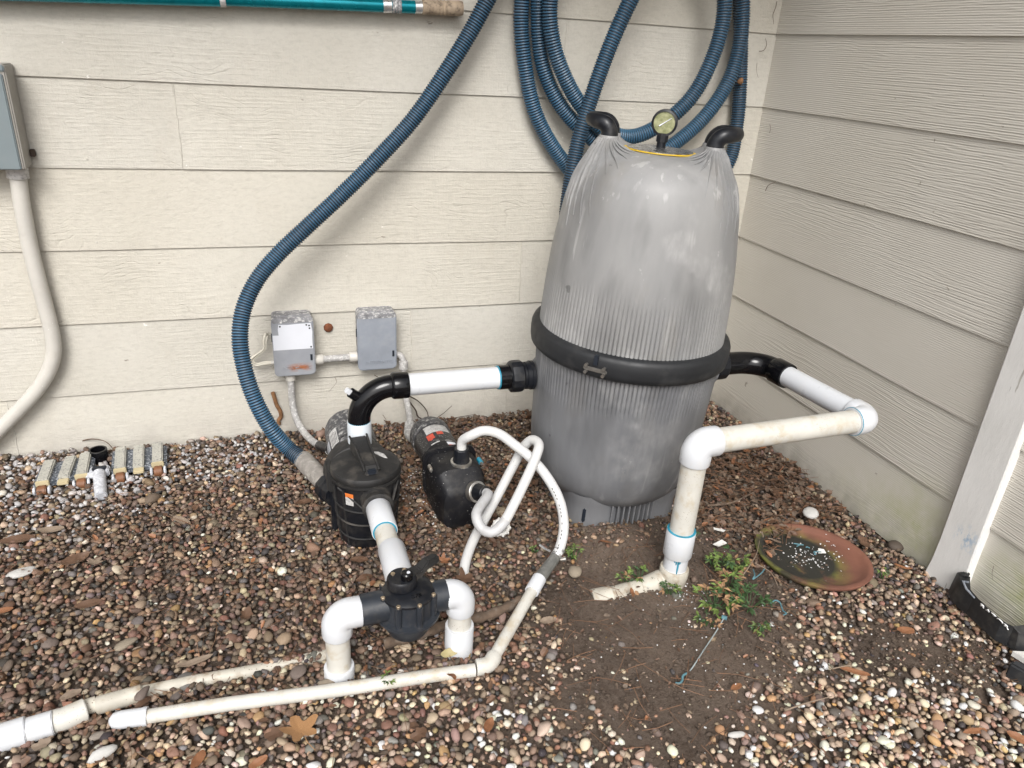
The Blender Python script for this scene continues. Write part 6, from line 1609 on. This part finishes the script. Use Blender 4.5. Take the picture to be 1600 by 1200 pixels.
# twine
tw = thing('twine', (-0.9694, -1.4882, 0.0000), 'frayed pale blue twine stretched across the bare soil below the weeds', 'twine')
MB().tube(catmull([Vector(q) for q in ((-0.8503, -1.4278, 0.0200), (-0.8915, -1.4583, 0.0120), (-0.9657, -1.5121, 0.0100), (-1.0295, -1.5594, 0.0080), (-1.0407, -1.5658, 0.0060))], .01), .0018, 7).build('strand', M['twine_pale'], tw)
MB().tube(catmull([Vector(q) for q in ((-1.0549, -1.5731, 0.0080), (-1.0707, -1.5798, 0.0100), (-1.0788, -1.5912, 0.0080), (-1.0937, -1.6001, 0.0100), (-1.0995, -1.5944, 0.0080))], .004), .0030, 8).build('frayed_end', M['twine'], tw)
MB().tube([Vector((-0.8528, -1.4217, 0.0200)), Vector((-0.8428, -1.4320, 0.0220))], .006, 8).build('knot', M['twine'], tw)
twb = thing('twine', (-0.6364, -1.2802, 0.0000), 'short blue twine scrap on the soil left of the saucer', 'twine')
MB().tube(catmull([Vector(q) for q in ((-0.6281, -1.2533, 0.0150), (-0.6479, -1.2868, 0.0200), (-0.6585, -1.2935, 0.0150), (-0.6144, -1.2768, 0.0180), (-0.5875, -1.2570, 0.0150))], .004), .0022, 7).build('strand', M['twine'], twb)
twc = thing('twine', (-0.6640, -1.4310, 0.0000), 'blue scrap of twine curled on the soil below the saucer', 'twine')
MB().tube(catmull([Vector(q) for q in ((-0.6717, -1.4005, 0.0120), (-0.6484, -1.3956, 0.0150), (-0.6394, -1.4030, 0.0120), (-0.6492, -1.4357, 0.0080), (-0.6469, -1.4470, 0.0100), (-0.6615, -1.4516, 0.0100))], .004), .0022, 7).build('strand', M['twine'], twc)
twd = thing('twine', (DB.x, DB.y, DB.z), 'tangle of blue twine lying in the terracotta saucer', 'twine')
for k in range(3):
    c = DB + Vector((-.005 + .018 * k, .07 - .03 * k, .020))
    MB().tube(catmull([c + Vector((random.uniform(-.018, .018), random.uniform(-.012, .012), random.uniform(0, .006))) for _ in range(5)], .004), .0020, 6).build('strand', M['twine'], twd)

# ------------------------------------------------------------------ weeds
def weed(base, rad, hgt, nst, label, cat='weed', dry=.25, mats=('green', 'green_dark', 'weed_dry'), ls=.016, group=None, seed=1):
    r0 = random.Random(seed); b = Vector(base); b.z = gz1(b.x, b.y)
    t_ = thing('weed', tuple(b), label, cat, group)
    st = MB(); lf = MB()
    for _ in range(nst):
        a = r0.uniform(0, 6.28); rr = rad * math.sqrt(r0.random()); hh = hgt * r0.uniform(.45, 1.0)
        root = b + Vector((math.cos(a) * rr * .35, math.sin(a) * rr * .35, -.004)); tip_ = b + Vector((math.cos(a) * rr, math.sin(a) * rr, hh))
        mid = (root + tip_) / 2 + UP * hh * .25
        st.tube([root, mid, tip_], [.0012, .001, .0007], 5, False)
        mi = 2 if r0.random() < dry else (0 if r0.random() < .6 else 1)
        for q in range(r0.randint(4, 6)):                       # divided leaf: pointed leaflets round the stalk tip
            aa = a + r0.uniform(-1.6, 1.6); L_ = ls * r0.uniform(.6, 1.25); w2 = L_ * r0.uniform(.16, .26)
            d = Vector((math.cos(aa), math.sin(aa), r0.uniform(-.35, .5))).normalized(); sd = d.cross(UP).normalized(); o_ = lerp(mid, tip_, r0.uniform(.5, 1))
            lf.add([o_, o_ + d * L_ * .45 + sd * w2 + UP * .001, o_ + d * L_ - UP * L_ * .15, o_ + d * L_ * .45 - sd * w2 + UP * .001, o_ + d * L_ * .5 - UP * .0015], [(0, 1, 4), (1, 2, 4), (2, 3, 4), (3, 0, 4)], mi)
    st.build('stems', M['green_dark'], t_)
    f_ = lf.build('foliage', [M[q] for q in mats], t_, smooth=False); f_['kind'] = 'stuff'
    return t_
weed((-0.6683, -1.1973, 0.0000), .055, .05, 17, 'bright green leafy weed with a few dry leaves, just right of the tall riser', dry=.15, ls=.026, seed=2)
weed((-0.7161, -1.1787, 0.0000), .035, .045, 16, 'small green weed close against the coupling of the tall riser', dry=.1, seed=12)
weed((-0.7342, -1.2866, 0.0000), .055, .04, 18, 'dried tan and green weed below the bright green one', dry=.65, ls=.026, seed=3)
weed((-0.8261, -1.3523, 0.0000), .065, .038, 22, 'half dried spreading weed above the pale blue twine', dry=.35, ls=.026, seed=4)
weed((-0.7234, -1.3787, 0.0000), .06, .04, 17, 'dark green weed patch nearest the saucer, tangled with blue twine', dry=.08, mats=('green_dark', 'green_dark', 'weed_dry'), ls=.024, seed=5)
weed((-0.8951, -1.4175, 0.0000), .035, .03, 12, 'sparse dry seedling at the lower left of the weed patch', dry=.55, seed=6)
weed((-0.7552, -1.4807, 0.0000), .03, .025, 9, 'sparse green seedling at the lower right of the weed patch', dry=.1, seed=16)
weed((-0.9361, -1.2715, 0.0000), .035, .03, 12, 'green fern-like weed leaning on the muddy foot of the riser', dry=.05, mats=('green_dark', 'green', 'weed_dry'), seed=7)
weed((-0.9936, -1.1898, 0.0000), .04, .03, 14, 'dark green weed behind the buried white pipe', dry=.1, mats=('green_dark', 'green', 'weed_dry'), seed=8)
weed((-1.0465, -1.1858, -0.0000), .025, .022, 8, 'small dark seedling between orange leaf and buried pipe', dry=.1, mats=('green_dark', 'green', 'weed_dry'), seed=18)
weed((-1.1535, -1.0429, 0.0000), .028, .035, 12, 'small green seedling clump right of the white hose clamp', dry=.05, seed=9)
weed((-1.8074, -1.4105, 0.0300), .018, .045, 7, 'tiny bright green seedling growing by the slim ground pipe', dry=0, ls=.014, seed=10)
weed((-0.2104, -1.3652, 0.0000), .018, .03, 7, 'tiny bright green seedling at the right rim of the saucer', dry=0, ls=.012, seed=11)
weed((-0.7176, -1.0302, 0.0000), .025, .04, 10, 'dark weed standing behind the coupling of the tall riser', dry=.1, mats=('green_dark', 'green', 'weed_dry'), seed=13)
weed((-1.2724, -0.9795, 0.0000), .014, .025, 6, 'tiny green sprout in the gravel under the white hose arch', dry=0, ls=.010, seed=14)
for o in scn.objects:
    if '_o' in o: del o['_o']
